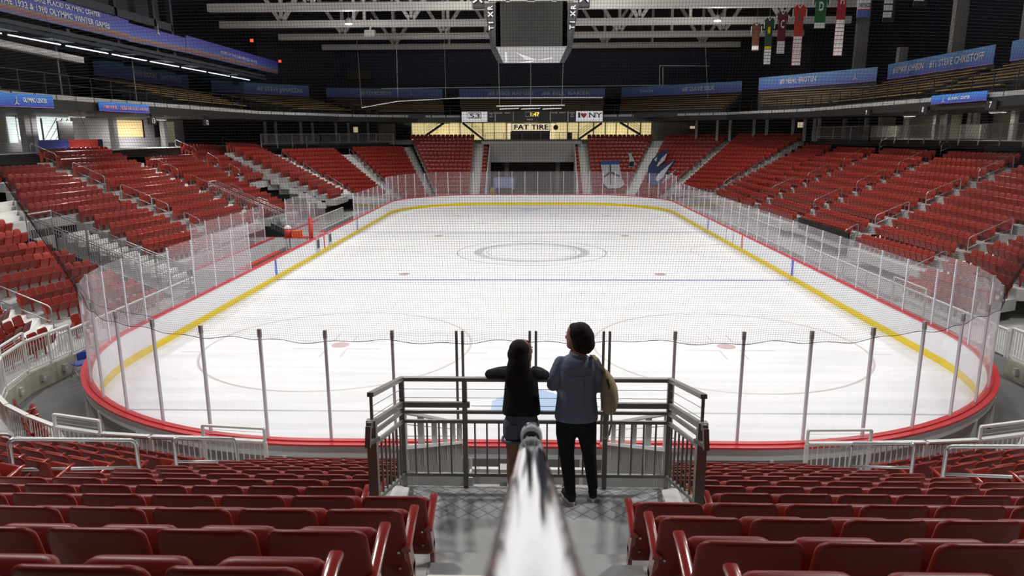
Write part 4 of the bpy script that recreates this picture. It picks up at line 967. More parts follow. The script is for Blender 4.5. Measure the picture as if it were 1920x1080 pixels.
# balcony: front edge line at z 8.5
BF = [(-24.3, -16), (-24.3, 50), (-20.2, 61.5), (-13, 68.3), (0, 70.2), (13, 68.3), (20.2, 61.5), (24.3, 50), (24.3, -16)]
BO_ = [(-37.5, -16), (-37.5, 56), (-33, 72), (-17, 85.5), (0, 86), (17, 85.5), (33, 72), (37.5, 56), (37.5, -16)]
strip('ceiling_balcony', BF, BO_, 8.5, 8.75, 'charcoal')
M['fasciagrey'] = mat('grey_fascia_panel', (0.34, 0.34, 0.33), 0.6, var=0.1, scale=2)
b = MB()
for i in range(len(BF) - 1):
    a, q = Vector((*BF[i], 8.72)), Vector((*BF[i + 1], 8.72)); b.bar(a, q, 0.2, 0.5)
struct(b.build('trim_balcony_edge', 'black'))
b = MB()
for i in range(len(BF) - 1):
    a, q = Vector((*BF[i], 9.08)), Vector((*BF[i + 1], 9.08)); L = (q - a).length; d = (q - a) / L; n = int(L / 1.6)
    for k in range(n): b.bar(a + d * (L * k / n + 0.06), a + d * (L * (k + 1) / n - 0.06), 0.14, 0.27)
struct(b.build('trim_balcony_panels', 'fasciagrey'))
o = empty('balcony_rail', (0, 70.2, 9.2)); tag(o, 'thin black rail along the front edge of the upper balcony', 'railing')
b = MB(); p_ = MB()
for i in range(len(BF) - 1):
    a, q = Vector((*BF[i], 9.2)), Vector((*BF[i + 1], 9.2)); L = (q - a).length; d = (q - a) / L
    for z in (0.55, 1.05): b.bar(a + Vector((0, 0, z)), q + Vector((0, 0, z)), 0.035)
    for k in range(int(L / 1.9) + 1): p_.bar(a + d * 1.9 * k - Vector((0, 0, 0.3)), a + d * 1.9 * k + Vector((0, 0, 1.05)), 0.045)
for m_, nm in ((b, 'rail'), (p_, 'posts')):
    k = m_.build(nm, 'black'); k.parent = o; k.matrix_parent_inverse = Matrix.Translation((0, -70.2, -9.2))
    if nm == 'posts': k['kind'] = 'stuff'
# outer walls and the roof
b = MB()
W_ = [(-37.5, -16), (-37.5, 60), (-33, 74), (-18, 87), (0, 88), (18, 87), (33, 74), (37.5, 60), (37.5, -16)]
for i in range(len(W_) - 1): b.bar((*W_[i], 12.35), (*W_[i + 1], 12.35), 0.4, 25.3)
struct(b.build('wall_upper', 'navy'))
b = MB(); b.box(-38, -16, 25, 38, 89, 25.3); struct(b.build('ceiling_roof', 'roofdark'))
# far wall draped dark navy above the banners
M['drape'] = mat_ramp('navy_metal_wall', 1, [(0, (0.014, 0.018, 0.035)), (0.45, (0.016, 0.024, 0.055)), (0.55, (0.024, 0.034, 0.072)), (0.8, (0.018, 0.024, 0.05)), (1, (0.012, 0.012, 0.018))], 0.6, wave=(3, 0.25))
b = MB(); X = -27
for k in range(54):
    x0 = -27 + k; b.quad((x0, 80.5, 11.6), (x0 + 1, 80.5, 11.6), (x0 + 1, 80.5, 25), (x0, 80.5, 25), 0.2)
struct(b.build('wall_far_upper', 'drape'))
b = MB()
for k in range(60): z = 12 + k * 0.22; b.box(-27, 80.42, z, 27, 80.5, z + 0.05)
struct(b.build('trim_wall_ribs', 'navy'))
# bench blocks of the upper tiers, each with its own banner behind
def banner(name, a, b_, h, label, m='banner', t=0.05, sag=0.0):
    """a, b_: bottom corners as seen from the ice, left and right"""
    a = Vector(a); b_ = Vector(b_); o = empty(name, tuple(a)); q = MB(); n = 8; U = Vector((0, 0, 1))
    nn = (b_ - a).cross(U).normalized() * t
    for k in range(n):
        t0, t1 = k / n, (k + 1) / n; s0, s1 = -sag * 4 * t0 * (1 - t0), -sag * 4 * t1 * (1 - t1)
        p = [a.lerp(b_, t0) + U * s0, a.lerp(b_, t1) + U * s1, a.lerp(b_, t1) + U * (h + s1), a.lerp(b_, t0) + U * (h + s0)]
        vs = [x - a for x in p] + [x - a - nn for x in p]
        UV = [(t0, 0), (t1, 0), (t1, 1), (t0, 1)] * 2; fs = [(0, 1, 2, 3), (7, 6, 5, 4), (0, 4, 5, 1), (2, 6, 7, 3)] + ([(3, 7, 4, 0)] if k == 0 else []) + ([(1, 5, 6, 2)] if k == n - 1 else [])
        q.add(vs, fs, [[UV[i] for i in f] for f in fs])
    c = q.build('cloth', m, o); tag(o, label, 'banner', 'blue banners round the upper balcony')
    pass; return o
def write(o, a, b_, f0, f1, up, hh, body, m='lettering', lift=0.04):
    """letters on the banner from fraction f0 to f1 of its length, up metres above its lower edge, hh tall"""
    a = Vector(a); b_ = Vector(b_); p = a.lerp(b_, f0) + Vector((0, 0, up)); q = a.lerp(b_, f1) + Vector((0, 0, up))
    return lettering('lettering', body, p, q, (0, 0, 1), hh, m, o, fit=(q - p).length, lift=lift, offset=0.016)
def emblem(o, a, b_, f, up, s, m='lettering'):
    a = Vector(a); b_ = Vector(b_); x = (b_ - a).normalized(); z = x.cross(Vector((0, 0, 1))); c = a.lerp(b_, f) + Vector((0, 0, up)) + z * 0.04; b = MB()
    P = lambda u, v: c + x * u * s + Vector((0, 0, v * s))
    for poly_ in ([(-0.5, 0), (0, 0.35), (0.5, 0), (0, 0.2)], [(-0.06, 0.25), (0.06, 0.25), (0.02, 1.0), (-0.02, 1.0)], [(-0.25, 0.16), (-0.16, 0.10), (0.0, 0.75), (0.25, 0.16), (0.16, 0.10), (0, 0.5)][:3] + [(-0.02, 0.6)]):
        pts = [P(u, v) for u, v in poly_]; nn = z * 0.01; b.add([p for p in pts] + [p + nn for p in pts], [tuple(range(len(pts), 2 * len(pts))), tuple(reversed(range(len(pts))))])
    k = b.build('emblem', m); k.parent = o; k.matrix_parent_inverse = Matrix.Translation(-o.location); return k
def bench_block(bl, br, fl, fr_, n, label):
    """tiers from the front (fl, fr_) up to the back (bl, br); left and right as seen from the ice"""
    bl, br, fl, fr_ = map(Vector, (bl, br, fl, fr_)); o = empty('bench_tier', tuple(fl)); tag(o, label, 'benches', 'brown wooden bench tiers of the upper balcony'); a = MB(); w = MB()
    for k in range(n):
        t0, t1 = k / n, (k + 1) / n; p0, q0, p1, q1 = fl.lerp(bl, t0), fr_.lerp(br, t0), fl.lerp(bl, t1), fr_.lerp(br, t1); z = p0.z
        a.slab([(p0.x, p0.y), (q0.x, q0.y), (q1.x, q1.y), (p1.x, p1.y)], z - 0.5, z)
        d = (p1 - p0); d.z = 0; e = (q1 - q0); e.z = 0
        w.slab([((p0 + d * .42).x, (p0 + d * .42).y), ((q0 + e * .42).x, (q0 + e * .42).y), ((q0 + e * .82).x, (q0 + e * .82).y), ((p0 + d * .82).x, (p0 + d * .82).y)], z + 0.30, z + 0.36)
    mi = Matrix.Translation(-fl)
    k = a.build('tier_deck', 'charcoal'); k.parent = o; k.matrix_parent_inverse = mi
    k = w.build('bench_boards', 'wood'); k.parent = o; k.matrix_parent_inverse = mi
# name, bottom corners of the banner in the place, its height, lettering
UB = [
 ('left', at(177, 140, X=-31.2), at(355, 165, X=-31.2), 1.15, [(0.36, 0.90, 'HERB BROOKS   CRAIG PATRICK', 0.36, 0.44)], 'beside the dark left stairs', 'lettering'),
 ('corner', at(397, 172, Y=61), at(580, 180.5, Y=71), 1.15, [(0.44, 0.93, '#1 STEVE JANASZAK', 0.34, 0.46)], 'at the far left bend, under a teal panel', 'lettering'),
 ('farl', at(612, 182, Y=75.6), at(830, 184, Y=76.8), 1.08, [(0.30, 0.56, '#3 KEN MORROW', 0.32, 0.44)], 'left of the scoreboard with a small emblem', 'lettering'),
 ('far', at(861, 183.5, Y=76.8), at(1134, 182.5, Y=76.8), 1.08, [(0.20, 0.52, '#5 MIKE RAMSEY', 0.32, 0.44), (0.57, 0.90, '#6 BILL BAKER', 0.32, 0.44)], 'straight above the end scoreboard', 'lettering'),
 ('farr', at(1165, 182, Y=76.5), at(1390, 172, Y=66), 1.12, [(0.54, 0.80, '#8 DAVE SILK', 0.34, 0.44), (0.17, 0.29, 'Coca-Cola', 0.42, 0.34)], 'to the right of the scoreboard, with a script logo', 'lettering'),
 ('corner', at(1422, 169, Y=58), at(1643, 152, X=29.2), 1.15, [(0.20, 0.52, '#9 NEAL BROTEN', 0.40, 0.46)], 'at the far right bend below a grey column', 'lettering'),
 ('right', at(1663, 149, X=29.6), at(1862, 120, X=29.6), 1.2, [(0.07, 0.40, '#10 MARK JOHNSON', 0.36, 0.48), (0.46, 0.93, '#11 STEVE CHRISTOFF', 0.36, 0.48)], 'on the right above the bright blue small one', 'lettering'),
 ('right', at(1893, 115, X=29.6), at(2040, 92, X=29.6), 1.2, [], 'cut by the right edge of the view', 'lettering'),
]
FRONT = [(-25.3, 0), (-25.3, 0)]
def front_pt(p, shrink=0.0):
    """the balcony front straight in front of p"""
    best = None
    for i in range(len(BF) - 1):
        a, q = Vector((*BF[i], 0)), Vector((*BF[i + 1], 0)); d = q - a; t = max(0, min(1, (Vector((p.x, p.y, 0)) - a).dot(d) / d.dot(d))); c = a + d * t; L = (c - Vector((p.x, p.y, 0))).length
        if best is None or L < best[0]: best = (L, c)
    c = best[1]; o_ = (Vector((p.x, p.y, 0)) - c).normalized(); return Vector((c.x, c.y, 9.35)) + o_ * 0.7
for i, (who, a, q, h, txt, lab, lm) in enumerate(UB):
    o = banner('name_banner', a, q, h, 'long blue name banner, ' + lab.replace('to the right of', 'beyond').replace('on the right', 'on the benches').replace('cut by the right edge of the view', 'only its first end in view'), sag=0.0)
    for f0, f1, body, up, hh in txt: write(o, a, q, f0, f1, up * h / 1.1, hh, body, lm)
    if i == 2: emblem(o, a, q, 0.73, 0.3, 0.5)
    if i == 5: emblem(o, a, q, 0.84, 0.25, 0.5)
    a2, q2 = a.copy(), q.copy(); a2.z -= 0.35; q2.z -= 0.35
    bench_block(a2, q2, front_pt(a), front_pt(q), 7, 'brown bench rows below the blue banner, ' + lab.replace('to the right of', 'beyond').replace('on the right', 'on the benches').replace('cut by the right edge of the view', 'only partly in view'))
    b = MB(); n_ = (q - a).cross(Vector((0, 0, 1))).normalized(); b.bar(a + Vector((0, 0, 0.2)) - n_ * 0.25, q + Vector((0, 0, 0.2)) - n_ * 0.25, 0.3, 1.9); struct(b.build('wall_behind_banner', 'navy'))
o = MB().quad(at(375, 160, Y=63), at(447, 160, Y=63), at(447, 141, Y=63), at(380, 139, Y=63), 0.1).build('teal_panel', mat('teal_panel_paint', (0.045, 0.13, 0.19), 0.6)); tag(o, 'plain teal panel behind the bend of the far left banners', 'panel')
# dark tiers on the left where no banner hangs
b = MB()
for k in range(9):
    x = 24.9 + k * 0.95; b.box(-x - 0.95, 4, 9.0, -x, 21, 9.35 + k * 0.3)
o = b.build('dark_bench_tier', 'charcoal'); tag(o, 'unlit dark bench tiers of the left balcony behind the bright lower banners', 'benches')
# small bright banners on the balcony front
def fbanner(u0, v0, u1, v1, X, h, lab): 
    a, q = at(u0, v0, X=X), at(u1, v1, X=X); return banner('front_banner', a, q, h, lab, 'banner2', 0.04), a, q
o, a, q = fbanner(-60, 197.5, 102, 203, -24.0, 0.62, 'bright blue banner on the balcony front with a white emblem, above the tall windows')
h0 = 0.62; write(o, a, q, 0.60, 0.90, 0.24, 0.20, 'OLYMPIC CENTER', 'brightletter'); emblem(o, a, q, 0.52, 0.08, 0.42, 'brightletter')
o, a, q = fbanner(187, 208, 281, 213, -24.0, 0.52, 'small bright blue banner with pink letters on the balcony front'); write(o, a, q, 0.06, 0.95, 0.15, 0.20, '1980 RINK - HERB BROOKS ARENA', 'pinkletter')
o, a, q = fbanner(1745, 196, 1849, 188, 24.0, 0.50, 'bright blue banner with white emblem on the balcony front, under the long name banner'); write(o, a, q, 0.34, 0.74, 0.17, 0.15, 'OLYMPIC CENTER', 'brightletter'); emblem(o, a, q, 0.26, 0.05, 0.34, 'brightletter')
# portal numbers hung under the balcony edge
for u, v, X, t in ((1859, 197, 24.1, '7'), (1732, 206, 24.1, '8'), (1626, 211, 24.1, '9'), (285, 227, -24.1, '13'), (386, 230, -24.1, '12')):
    p = at(u, v, X=X); s = 1 if X > 0 else -1; o = empty('portal_sign', tuple(p)); tag(o, 'small black hanging sign with the white number %s under the balcony' % {'7': 'seven', '8': 'eight', '9': 'nine', '13': 'thirteen', '12': 'twelve'}[t], 'sign', 'number signs under the balcony')
    MB().box(-0.04, -0.45, -0.22, 0.04, 0.45, 0.22).build('board', 'black', o); MB().box(0.0 if s > 0 else -0.1, -0.03, 0.0, 0.1 if s > 0 else 0.0, 0.03, 8.6 - p.z).build('hanger', 'black', o)
    lettering('number', t, p + Vector((-s * 0.045, s * 0.12, -0.12)), p + Vector((-s * 0.045, -s * 0.3, -0.12)), (0, 0, 1), 0.30, 'brightletter', o, lift=0.01, offset=0.02)

# ---------------------------------------------------------------- press box with the long violet fascia, on the left
XP = -25.4
def fseg(u0, v0, u1, v1, w0, w1, lab):
    """fascia piece: lower edge through (u0,v0)-(u1,v1), upper edge heights at both ends"""
    a, q = at(u0, v0, X=XP), at(u1, v1, X=XP); ta, tq = at(u0, w0, X=XP), at(u1, w1, X=XP)
    o = empty('fascia_banner', tuple(a)); b = MB(); b.quad(Vector((0, 0, 0)), q - a, tq - a, ta - a, 0.12); b.build('print', 'fascia', o); tag(o, lab, 'banner', 'violet printed fascia panels of the press box'); pass; return o, a, q, ta, tq
o, a, q, ta, tq = fseg(-90, 0, 241, 76, -58, 38, 'long violet blue fascia banner with two lines of white letters, top left of the hall')
H = (ta - a).length; dd = (q - a)
def fw(f0, f1, up, hh, body, o=o, a=a, q=q): return write(o, a, q, f0, f1, up, hh, body, 'lettering', 0.03)
z_ = lambda u, v: at(u, v, X=XP)
p1, p2 = z_(62, 2), z_(187, 32); lettering('lettering', 'LAKE PLACID OLYMPIC CENTER', p1, p2, (0, 0, 1), 0.25, 'brightletter', o, fit=(p2 - p1).length, lift=0.04, offset=0.008)
p1, p2 = z_(-2, 3), z_(205, 54); lettering('lettering', 'THE 1932 & 1980 OLYMPIC WINTER GAMES', p1, p2, (0, 0, 1), 0.30, 'brightletter', o, fit=(p2 - p1).length, lift=0.04, offset=0.008)
o, a, q, ta, tq = fseg(241, 77, 348, 99, 43, 71, 'short violet fascia banner with a small white emblem, middle of three')
emblem(o, a, q, 0.5, 0.75, 0.75)
o, a, q, ta, tq = fseg(349, 99, 521, 139, 66, 116, 'violet fascia banner nearest the far end wall')
p1, p2 = z_(413, 100), z_(481, 119); lettering('lettering', 'HOME OF THE 1980 MIRACLE ON ICE', p1, p2, (0, 0, 1), 0.24, 'lettering', o, fit=(p2 - p1).length, lift=0.04, offset=0.01)
# its deck, soffit, hanging frames, led strips
o = empty('press_box', (XP, 30, 12.6)); tag(o, 'dark press box platform hanging along the left side under the roof', 'press box')
def PB(mb, nm, m): k = mb.build(nm, m); k.parent = o; k.matrix_parent_inverse = Matrix.Translation((-XP, -30, -12.6)); return k
PB(MB().box(XP - 5.5, 8, 12.55, XP - 0.15, 56, 12.75), 'deck', 'charcoal')
b = MB(); b.bar((XP - 0.1, 8, 12.35), (XP - 0.1, 56, 12.35), 0.15, 0.18); b.bar((XP - 2.6, 8, 12.3), (XP - 2.6, 56, 12.3), 0.12, 0.25); PB(b, 'edge_beam', 'navy')
b = MB(); 
for k in range(12): PB(MB().box(XP - 5.4, 9 + k * 4, 12.3, XP - 0.2, 9.25 + k * 4, 12.55), 'cross_beam', 'navy')
b = MB()
for k in range(9): y = 14 + k * 4.6; PB(MB().box(XP - 1.3, y, 12.18, XP - 1.22, y + 4.1, 12.24), 'led_strip', 'led')
b = MB()
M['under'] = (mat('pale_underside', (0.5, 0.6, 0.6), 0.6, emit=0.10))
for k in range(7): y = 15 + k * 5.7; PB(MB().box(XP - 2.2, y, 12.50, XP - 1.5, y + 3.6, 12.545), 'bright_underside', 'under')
b = MB(); b.box(XP - 5.5, 20, 12.75, XP - 0.4, 44, 12.8)
for y in (26.5, 31.5, 36.2, 38.6): b.box(XP - 0.6, y, 12.7, XP - 0.3, y + 0.3, 17.5)
b.box(XP - 0.6, 26.5, 16.9, XP - 0.3, 38.8, 17.5); b.box(XP - 0.6, 26.5, 14.4, XP - 0.3, 38.8, 14.9); PB(b, 'booth_frame', mat('navy_steel', (0.022, 0.028, 0.042), 0.5))
PB(MB().box(XP - 5, 26.5, 12.8, XP - 1.2, 38.8, 17.3), 'booth_wall', 'black')
b = MB()
for y in (22, 28, 36): b.bar((XP - 2, y, 9.5), (XP - 2, y, 12.4), 0.06)
PB(b, 'stay_rod', 'cable')
b = MB()
for k in range(8): y = 20 + k * 4; PB(MB().box(XP - 2.2, y, 12.15, XP - 1.9, y + 0.25, 12.5), 'duct_hanger', 'black')
# grey beam under it, left edge
o = MB().bar(at(-20, 78, X=-27.5), at(150, 113, X=-27.5), 0.5, 0.35).build('support_beam', 'truss'); struct(o); o.name = 'trim_support_beam'
for u, v, Y in ((472, 76, 60), (525, 115, 74)):
    p = at(u, v, Y=Y); o = empty('exit_lamp', tuple(p)); tag(o, 'small red exit lamp, ' + ('higher beside the roof beams' if u < 500 else 'lower, off the end of the violet fascia'), 'exit lamp', 'red exit lamps')
    MB().box(-0.16, -0.05, -0.14, 0.16, 0, 0.14).build('face', 'redled', o); MB().box(-0.2, 0, -0.18, 0.2, 0.1, 0.18).build('housing', 'black', o)

# ---------------------------------------------------------------- concourse walls: left, far, right
WL = -33.5
b = MB(); b.box(WL - 0.3, 2, 6.1, WL, 56, 8.6); struct(b.build('wall_left', 'lavender'))
def wpatch(u0, u1, v0, v1, m, nm, X=WL + 0.02, kind='structure', lab=None):
    p = at(u0, v0, X=X); q = at(u1, v0, X=X); zt_ = min(8.48, at(u0, v1, X=X).z); zb = max(6.16, at(u0, v0, X=X).z)
    o = MB().box(X, p.y, zb, X + 0.03, q.y, zt_).build(nm, m)
    if kind: o['kind'] = kind
    return o
# u spans along the left wall, nearest the camera first
wpatch(-40, 15, 268, 219, 'beige', 'wall_left_panel'); wpatch(19, 34, 268, 219, 'daylight', 'window_1'); wpatch(35, 52, 268, 219, 'lavender', 'wall_left_panel', WL + 0.03)
o = wpatch(53, 60, 265, 219, 'charcoal', 'window_frame', WL + 0.04); wpatch(36, 52, 262, 222, 'daylight', 'window_2', WL + 0.06)
wpatch(64, 82, 268, 219, 'daylight', 'window_3', WL + 0.05); wpatch(84, 138, 268, 219, 'daylight', 'window_4', WL + 0.04); wpatch(60, 64, 268, 219, 'steelpaint', 'window_frame', WL + 0.10); wpatch(81, 84, 268, 222, 'charcoal', 'window_frame', WL + 0.10)
wpatch(137, 142, 268, 219, 'steelpaint', 'window_frame', WL + 0.10)
wpatch(142, 212, 266, 221, 'offwhite', 'wall_left_white'); wpatch(217, 272, 257, 225, 'glow2', 'window_5', WL + 0.05); wpatch(269, 272, 258, 225, 'hole', 'window_frame', WL + 0.07); wpatch(291, 303, 257, 229, 'hole', 'window_6', WL + 0.07)
wpatch(309, 329, 268, 228, 'glow', 'wall_lit_passage', WL + 0.03).data.materials[0] = mat('lit_pale_passage', (0.80, 0.78, 0.55), 0.7, emit=0.10)
wpatch(380, 407, 268, 228, 'glow', 'wall_lit_passage', WL + 0.03).data.materials[0] = mat('lit_pale_passage_b', (0.80, 0.76, 0.52), 0.7, emit=0.12)
b = MB()
for u in (47, 60, 212, 306):
    p = at(u, 240, X=WL + 1.2); b.box(p.x - 0.2, p.y - 0.25, 6.1, p.x + 0.2, p.y + 0.25, 8.6)
struct(b.build('column_concourse', 'steelpaint'))
o = MB().box(WL + 2.6, at(108, 250, X=WL + 2.6).y, 6.9, WL + 2.7, at(136, 250, X=WL + 2.6).y, 8.1).box(WL + 2.62, at(120, 250, X=WL + 2.6).y, 6.14, WL + 2.68, at(124, 250, X=WL + 2.6).y, 6.9).build('dark_monitor', 'screen'); tag(o, 'dark monitor board standing before the tall bright windows', 'monitor')
o = empty('stair_rail_beyond', tuple(at(100, 250, X=WL + 0.5))); tag(o, 'white diagonal stair rails in the bright window beside the dark monitor', 'stair rail')
b = MB(); p0 = at(76, 276, X=WL + 0.4); p1 = at(106, 222, X=WL + 0.4)
for k in range(3): b.bar(p0 + Vector((0, 0.6 * k, 0)) - Vector(o.location), p1 + Vector((0, 0.6 * k, 0)) - Vector(o.location), 0.05)
b.build('rail', 'steelpaint', o)
b = MB(); p0, p1, p2, p3 = at(73, 272, X=-30.6), at(128, 272, X=-30.6), at(183, 272, X=-30.6), at(192, 272, X=-30.6)
z0_ = 6.15; zt_ = at(128, 262, X=-30.6).z
o = empty('draped_barrier', (p0.x, p0.y, z0_)); tag(o, 'blue and red draped barrier behind the top left seats', 'barrier')
for (s_, e_, m_, nm_) in ((p0, p1, 'blue', 'blue_drape'), (p1, p2, 'redpaint', 'red_drape'), (p2, p3, 'black', 'black_drape')):
    k = MB().box(p0.x - 0.05, s_.y, z0_, p0.x + 0.05, e_.y, zt_).build(nm_, m_); k.parent = o; k.matrix_parent_inverse = Matrix.Translation((-p0.x, -p0.y, -z0_))
# corner, left far: dark wall with posts and a railing
b = MB(); b.bar((-33.5, 55, 7.3), (-31, 68, 7.3), 0.3, 2.6); b.bar((-31, 68, 7.3), (-20, 79.5, 7.3), 0.3, 2.6); struct(b.build('wall_far_corner', 'navy'))
b = MB(); b.bar((33.5, 40, 7.5), (34, 60, 7.5), 0.3, 2.2); b.bar((34, 60, 7.5), (21, 79.5, 7.5), 0.3, 2.4); b.bar((33.6, 5, 7.5), (33.6, 44, 7.5), 0.3, 2.2); struct(b.build('wall_far_corner', 'navy'))
def crail(path, z, lab, h=1.05):
    o = empty('concourse_rail', (*path[0], z)); tag(o, lab, 'railing', 'light grey picket railings above the top rows'); mi = Matrix.Translation((-path[0][0], -path[0][1], -z))
    b = MB(); p = MB(); s_ = MB()
    for i in range(len(path) - 1):
        a, q = Vector((*path[i], z)), Vector((*path[i + 1], z)); b.bar(a + Vector((0, 0, h)), q + Vector((0, 0, h)), 0.05); b.bar(a + Vector((0, 0, 0.12)), q + Vector((0, 0, 0.12)), 0.04)
        pickets(p, a, q, (z + 0.12, z + h), (z + 0.12, z + h), 0.13, 0.022); L = (q - a).length; n = int(L / 2.2)
        for k in range(n + 1): c = a.lerp(q, k / max(1, n)); s_.bar(c - Vector((0, 0, 0.35)), c + Vector((0, 0, h)), 0.07)
    for m_, nm in ((b, 'rail'), (p, 'pickets'), (s_, 'posts')):
        k = m_.build(nm, 'steelpaint'); k.parent = o; k.matrix_parent_inverse = mi; k['kind'] = 'stuff'
crail([(29.5, 8), (29.5, 50), (27.6, 57)], 6.62, 'grey picket railing along the right concourse behind the top seats')
crail([(-26.6, 56.5), (-23.3, 65.2), (-16.6, 72.6)], 6.15, 'light picket railing above the far left corner seats')
crail([(-5.6, 73.8), (5.6, 73.8)], 6.35, 'thin railing above the far tunnel below the beer sign', 0.9)
b = MB()
for i in range(len(IN_R) - 1): b.bar((*IN_R[i], 6.3), (*IN_R[i + 1], 6.3), 0.1, 0.55)
for i in range(len(IN_L) - 1): b.bar((*IN_L[i], 5.85), (*IN_L[i + 1], 5.85), 0.1, 0.55)
struct(b.build('trim_concourse_edge', 'black'))
# right concourse: columns, beige panels, stair triangles
XR = 33.3
def rpatch(u0, u1, v0, v1, m, nm='wall_right_panel', X=XR):
    p = at(u0, v0, X=X); q = at(u1, v0, X=X); zb = max(6.62, at((u0 + u1) / 2, v0, X=X).z); z1_ = min(8.5, at((u0 + u1) / 2, v1, X=X).z)
    return struct(MB().box(X - 0.05, min(p.y, q.y), zb, X, max(p.y, q.y), z1_).build(nm, m))
rpatch(1925, 1960, 262, 200, 'beige'); rpatch(1700, 1752, 262, 213, 'beige'); rpatch(1753, 1800, 262, 211, 'beige', X=33.2); rpatch(1594, 1609, 262, 221, 'beige'); rpatch(1648, 1676, 262, 220, 'beige', X=33.2); rpatch(1858, 1890, 262, 204, 'beige', X=33.2)
b = MB()
for u in (1552, 1583, 1624, 1650, 1698, 1754, 1775, 1818, 1829, 1900):
    p = at(u, 240, X=31.6); b.box(p.x - 0.14, p.y - 0.2, 6.5, p.x + 0.14, p.y + 0.2, 8.55)
struct(b.build('column_concourse', 'steelpaint'))
b = MB()
for u in (1306, 1345, 1369, 1414, 1438, 1487, 1509, 1527, 1536):
    p = at(u, 235, Y=70 - (u - 1306) / 230 * 12); b.box(p.x - 0.12, p.y - 0.12, 6.3, p.x + 0.12, p.y + 0.12, 8.6)
for u in (497, 517, 564, 586, 630, 653, 690):
    p = at(u, 240, Y=62 + (u - 497) / 193 * 12); b.box(p.x - 0.12, p.y - 0.12, 6.1, p.x + 0.12, p.y + 0.12, 8.6)
struct(b.build('column_corner', 'steelpaint'))
# far concourse: lit yellow windows with mullions, beige pieces, sign, bar
YF = 79.6
struct(MB().box(-20, YF, 6.3, 22, YF + 0.3, 8.6).build('wall_far', 'beige'))
def fpatch(u0, u1, v0, v1, m, nm, dy=0.02):
    p, q = at(u0, v0, Y=YF - dy), at(u1, v1, Y=YF - dy); return struct(MB().box(p.x, YF - dy - 0.03, max(6.3, p.z), q.x, YF - dy, min(8.55, q.z)).build(nm, m))
for k, (u0, u1) in enumerate(((773, 795), (797, 818), (820, 841), (843, 861), (864, 884), (886, 904), (907, 926), (928, 948), (1043, 1063), (1065, 1084), (1086, 1112), (1114, 1134), (1136, 1154), (1156, 1176), (1178, 1200), (1202, 1221))):
    fpatch(u0, u1, 262, 230, 'glow', 'window_%d' % (k + 7))
fpatch(710, 741, 262, 232, 'beige', 'wall_far_panel'); fpatch(744, 770, 262, 236, 'hole', 'door_1', 0.05); fpatch(1246, 1290, 262, 232, 'lavender', 'wall_far_panel'); fpatch(1222, 1246, 262, 230, 'steelpaint', 'wall_far_panel')
struct(MB().box(-20, YF - 0.02, 6.3, -16.5, YF, 8.6).build('wall_far_dark', 'navy'))
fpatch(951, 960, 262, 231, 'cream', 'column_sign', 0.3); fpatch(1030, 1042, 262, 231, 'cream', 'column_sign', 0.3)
p, q = at(960, 246, Y=76), at(1031, 231, Y=76)
o = empty('beer_sign', (p.x, 76, p.z)); tag(o, 'cream beer sign with brown capital letters under the end scoreboard', 'sign')
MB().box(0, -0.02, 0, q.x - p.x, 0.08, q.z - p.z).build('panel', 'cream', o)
b = MB(); w_, h_ = q.x - p.x, q.z - p.z
for x0, z0, x1, z1 in ((-0.05, -0.05, w_ + 0.05, 0.03), (-0.05, h_ - 0.03, w_ + 0.05, h_ + 0.05), (-0.05, 0, 0.03, h_), (w_ - 0.03, 0, w_ + 0.05, h_)): b.box(x0, -0.06, z0, x1, 0.0, z1)
b.build('frame', 'brown', o); pass
lettering('lettering', 'FAT TIRE', (p.x + 0.22, 76, p.z + 0.2), (q.x - 0.2, 76, p.z + 0.2), (0, 0, 1), h_ * 0.62, 'brown', o, fit=w_ - 0.45, lift=0.05, offset=0.03)
o = MB().tube([(at(1042, 239, Y=79.2).x, 79.27, at(1042, 239, Y=79.2).z), (at(1042, 239, Y=79.2).x, 79.15, at(1042, 239, Y=79.2).z)], 0.32, 20).build('round_sign', 'brown'); tag(o, 'round brown sign just right of the cream beer sign'.replace('right of', 'beside'), 'sign')
p, q = at(957, 262, Y=75.5), at(1031, 248, Y=75.5); o = MB().box(p.x, 75.4, 6.4, q.x, 76.2, at(960, 246.3, Y=76).z - 0.02).build('bar_counter', 'charcoal'); tag(o, 'dark bar counter standing under the cream beer sign', 'counter')
p = at(1068, 256, Y=75); o = MB().tube([(p.x, 75, 6.4), (p.x, 75, 7.3)], 0.3, 12).build('litter_bin', 'navy'); tag(o, 'dark round bin on the far concourse beside the beer sign', 'bin')
# small lit signs in the dark corners
for u, v, Y, w_, h_, lab in ((667, 243, 74, 0.55, 0.65, 'small lit poster on the dark wall left of the white steps'.replace('left of', 'before')), (1298, 239, 73, 0.6, 0.3, 'small lit notice pair on the dark corner wall'), (1501, 234, 63, 0.6, 0.55, 'small lit poster on the dark wall near the picket railing')):
    p = at(u, v, Y=Y); o = MB().box(p.x - w_ / 2, Y - 0.03, p.z - h_ / 2, p.x + w_ / 2, Y, p.z + h_ / 2).build('lit_poster', mat('lit_poster_face', (0.9, 0.75, 0.5), 0.5, emit=0.45)); tag(o, lab, 'poster')
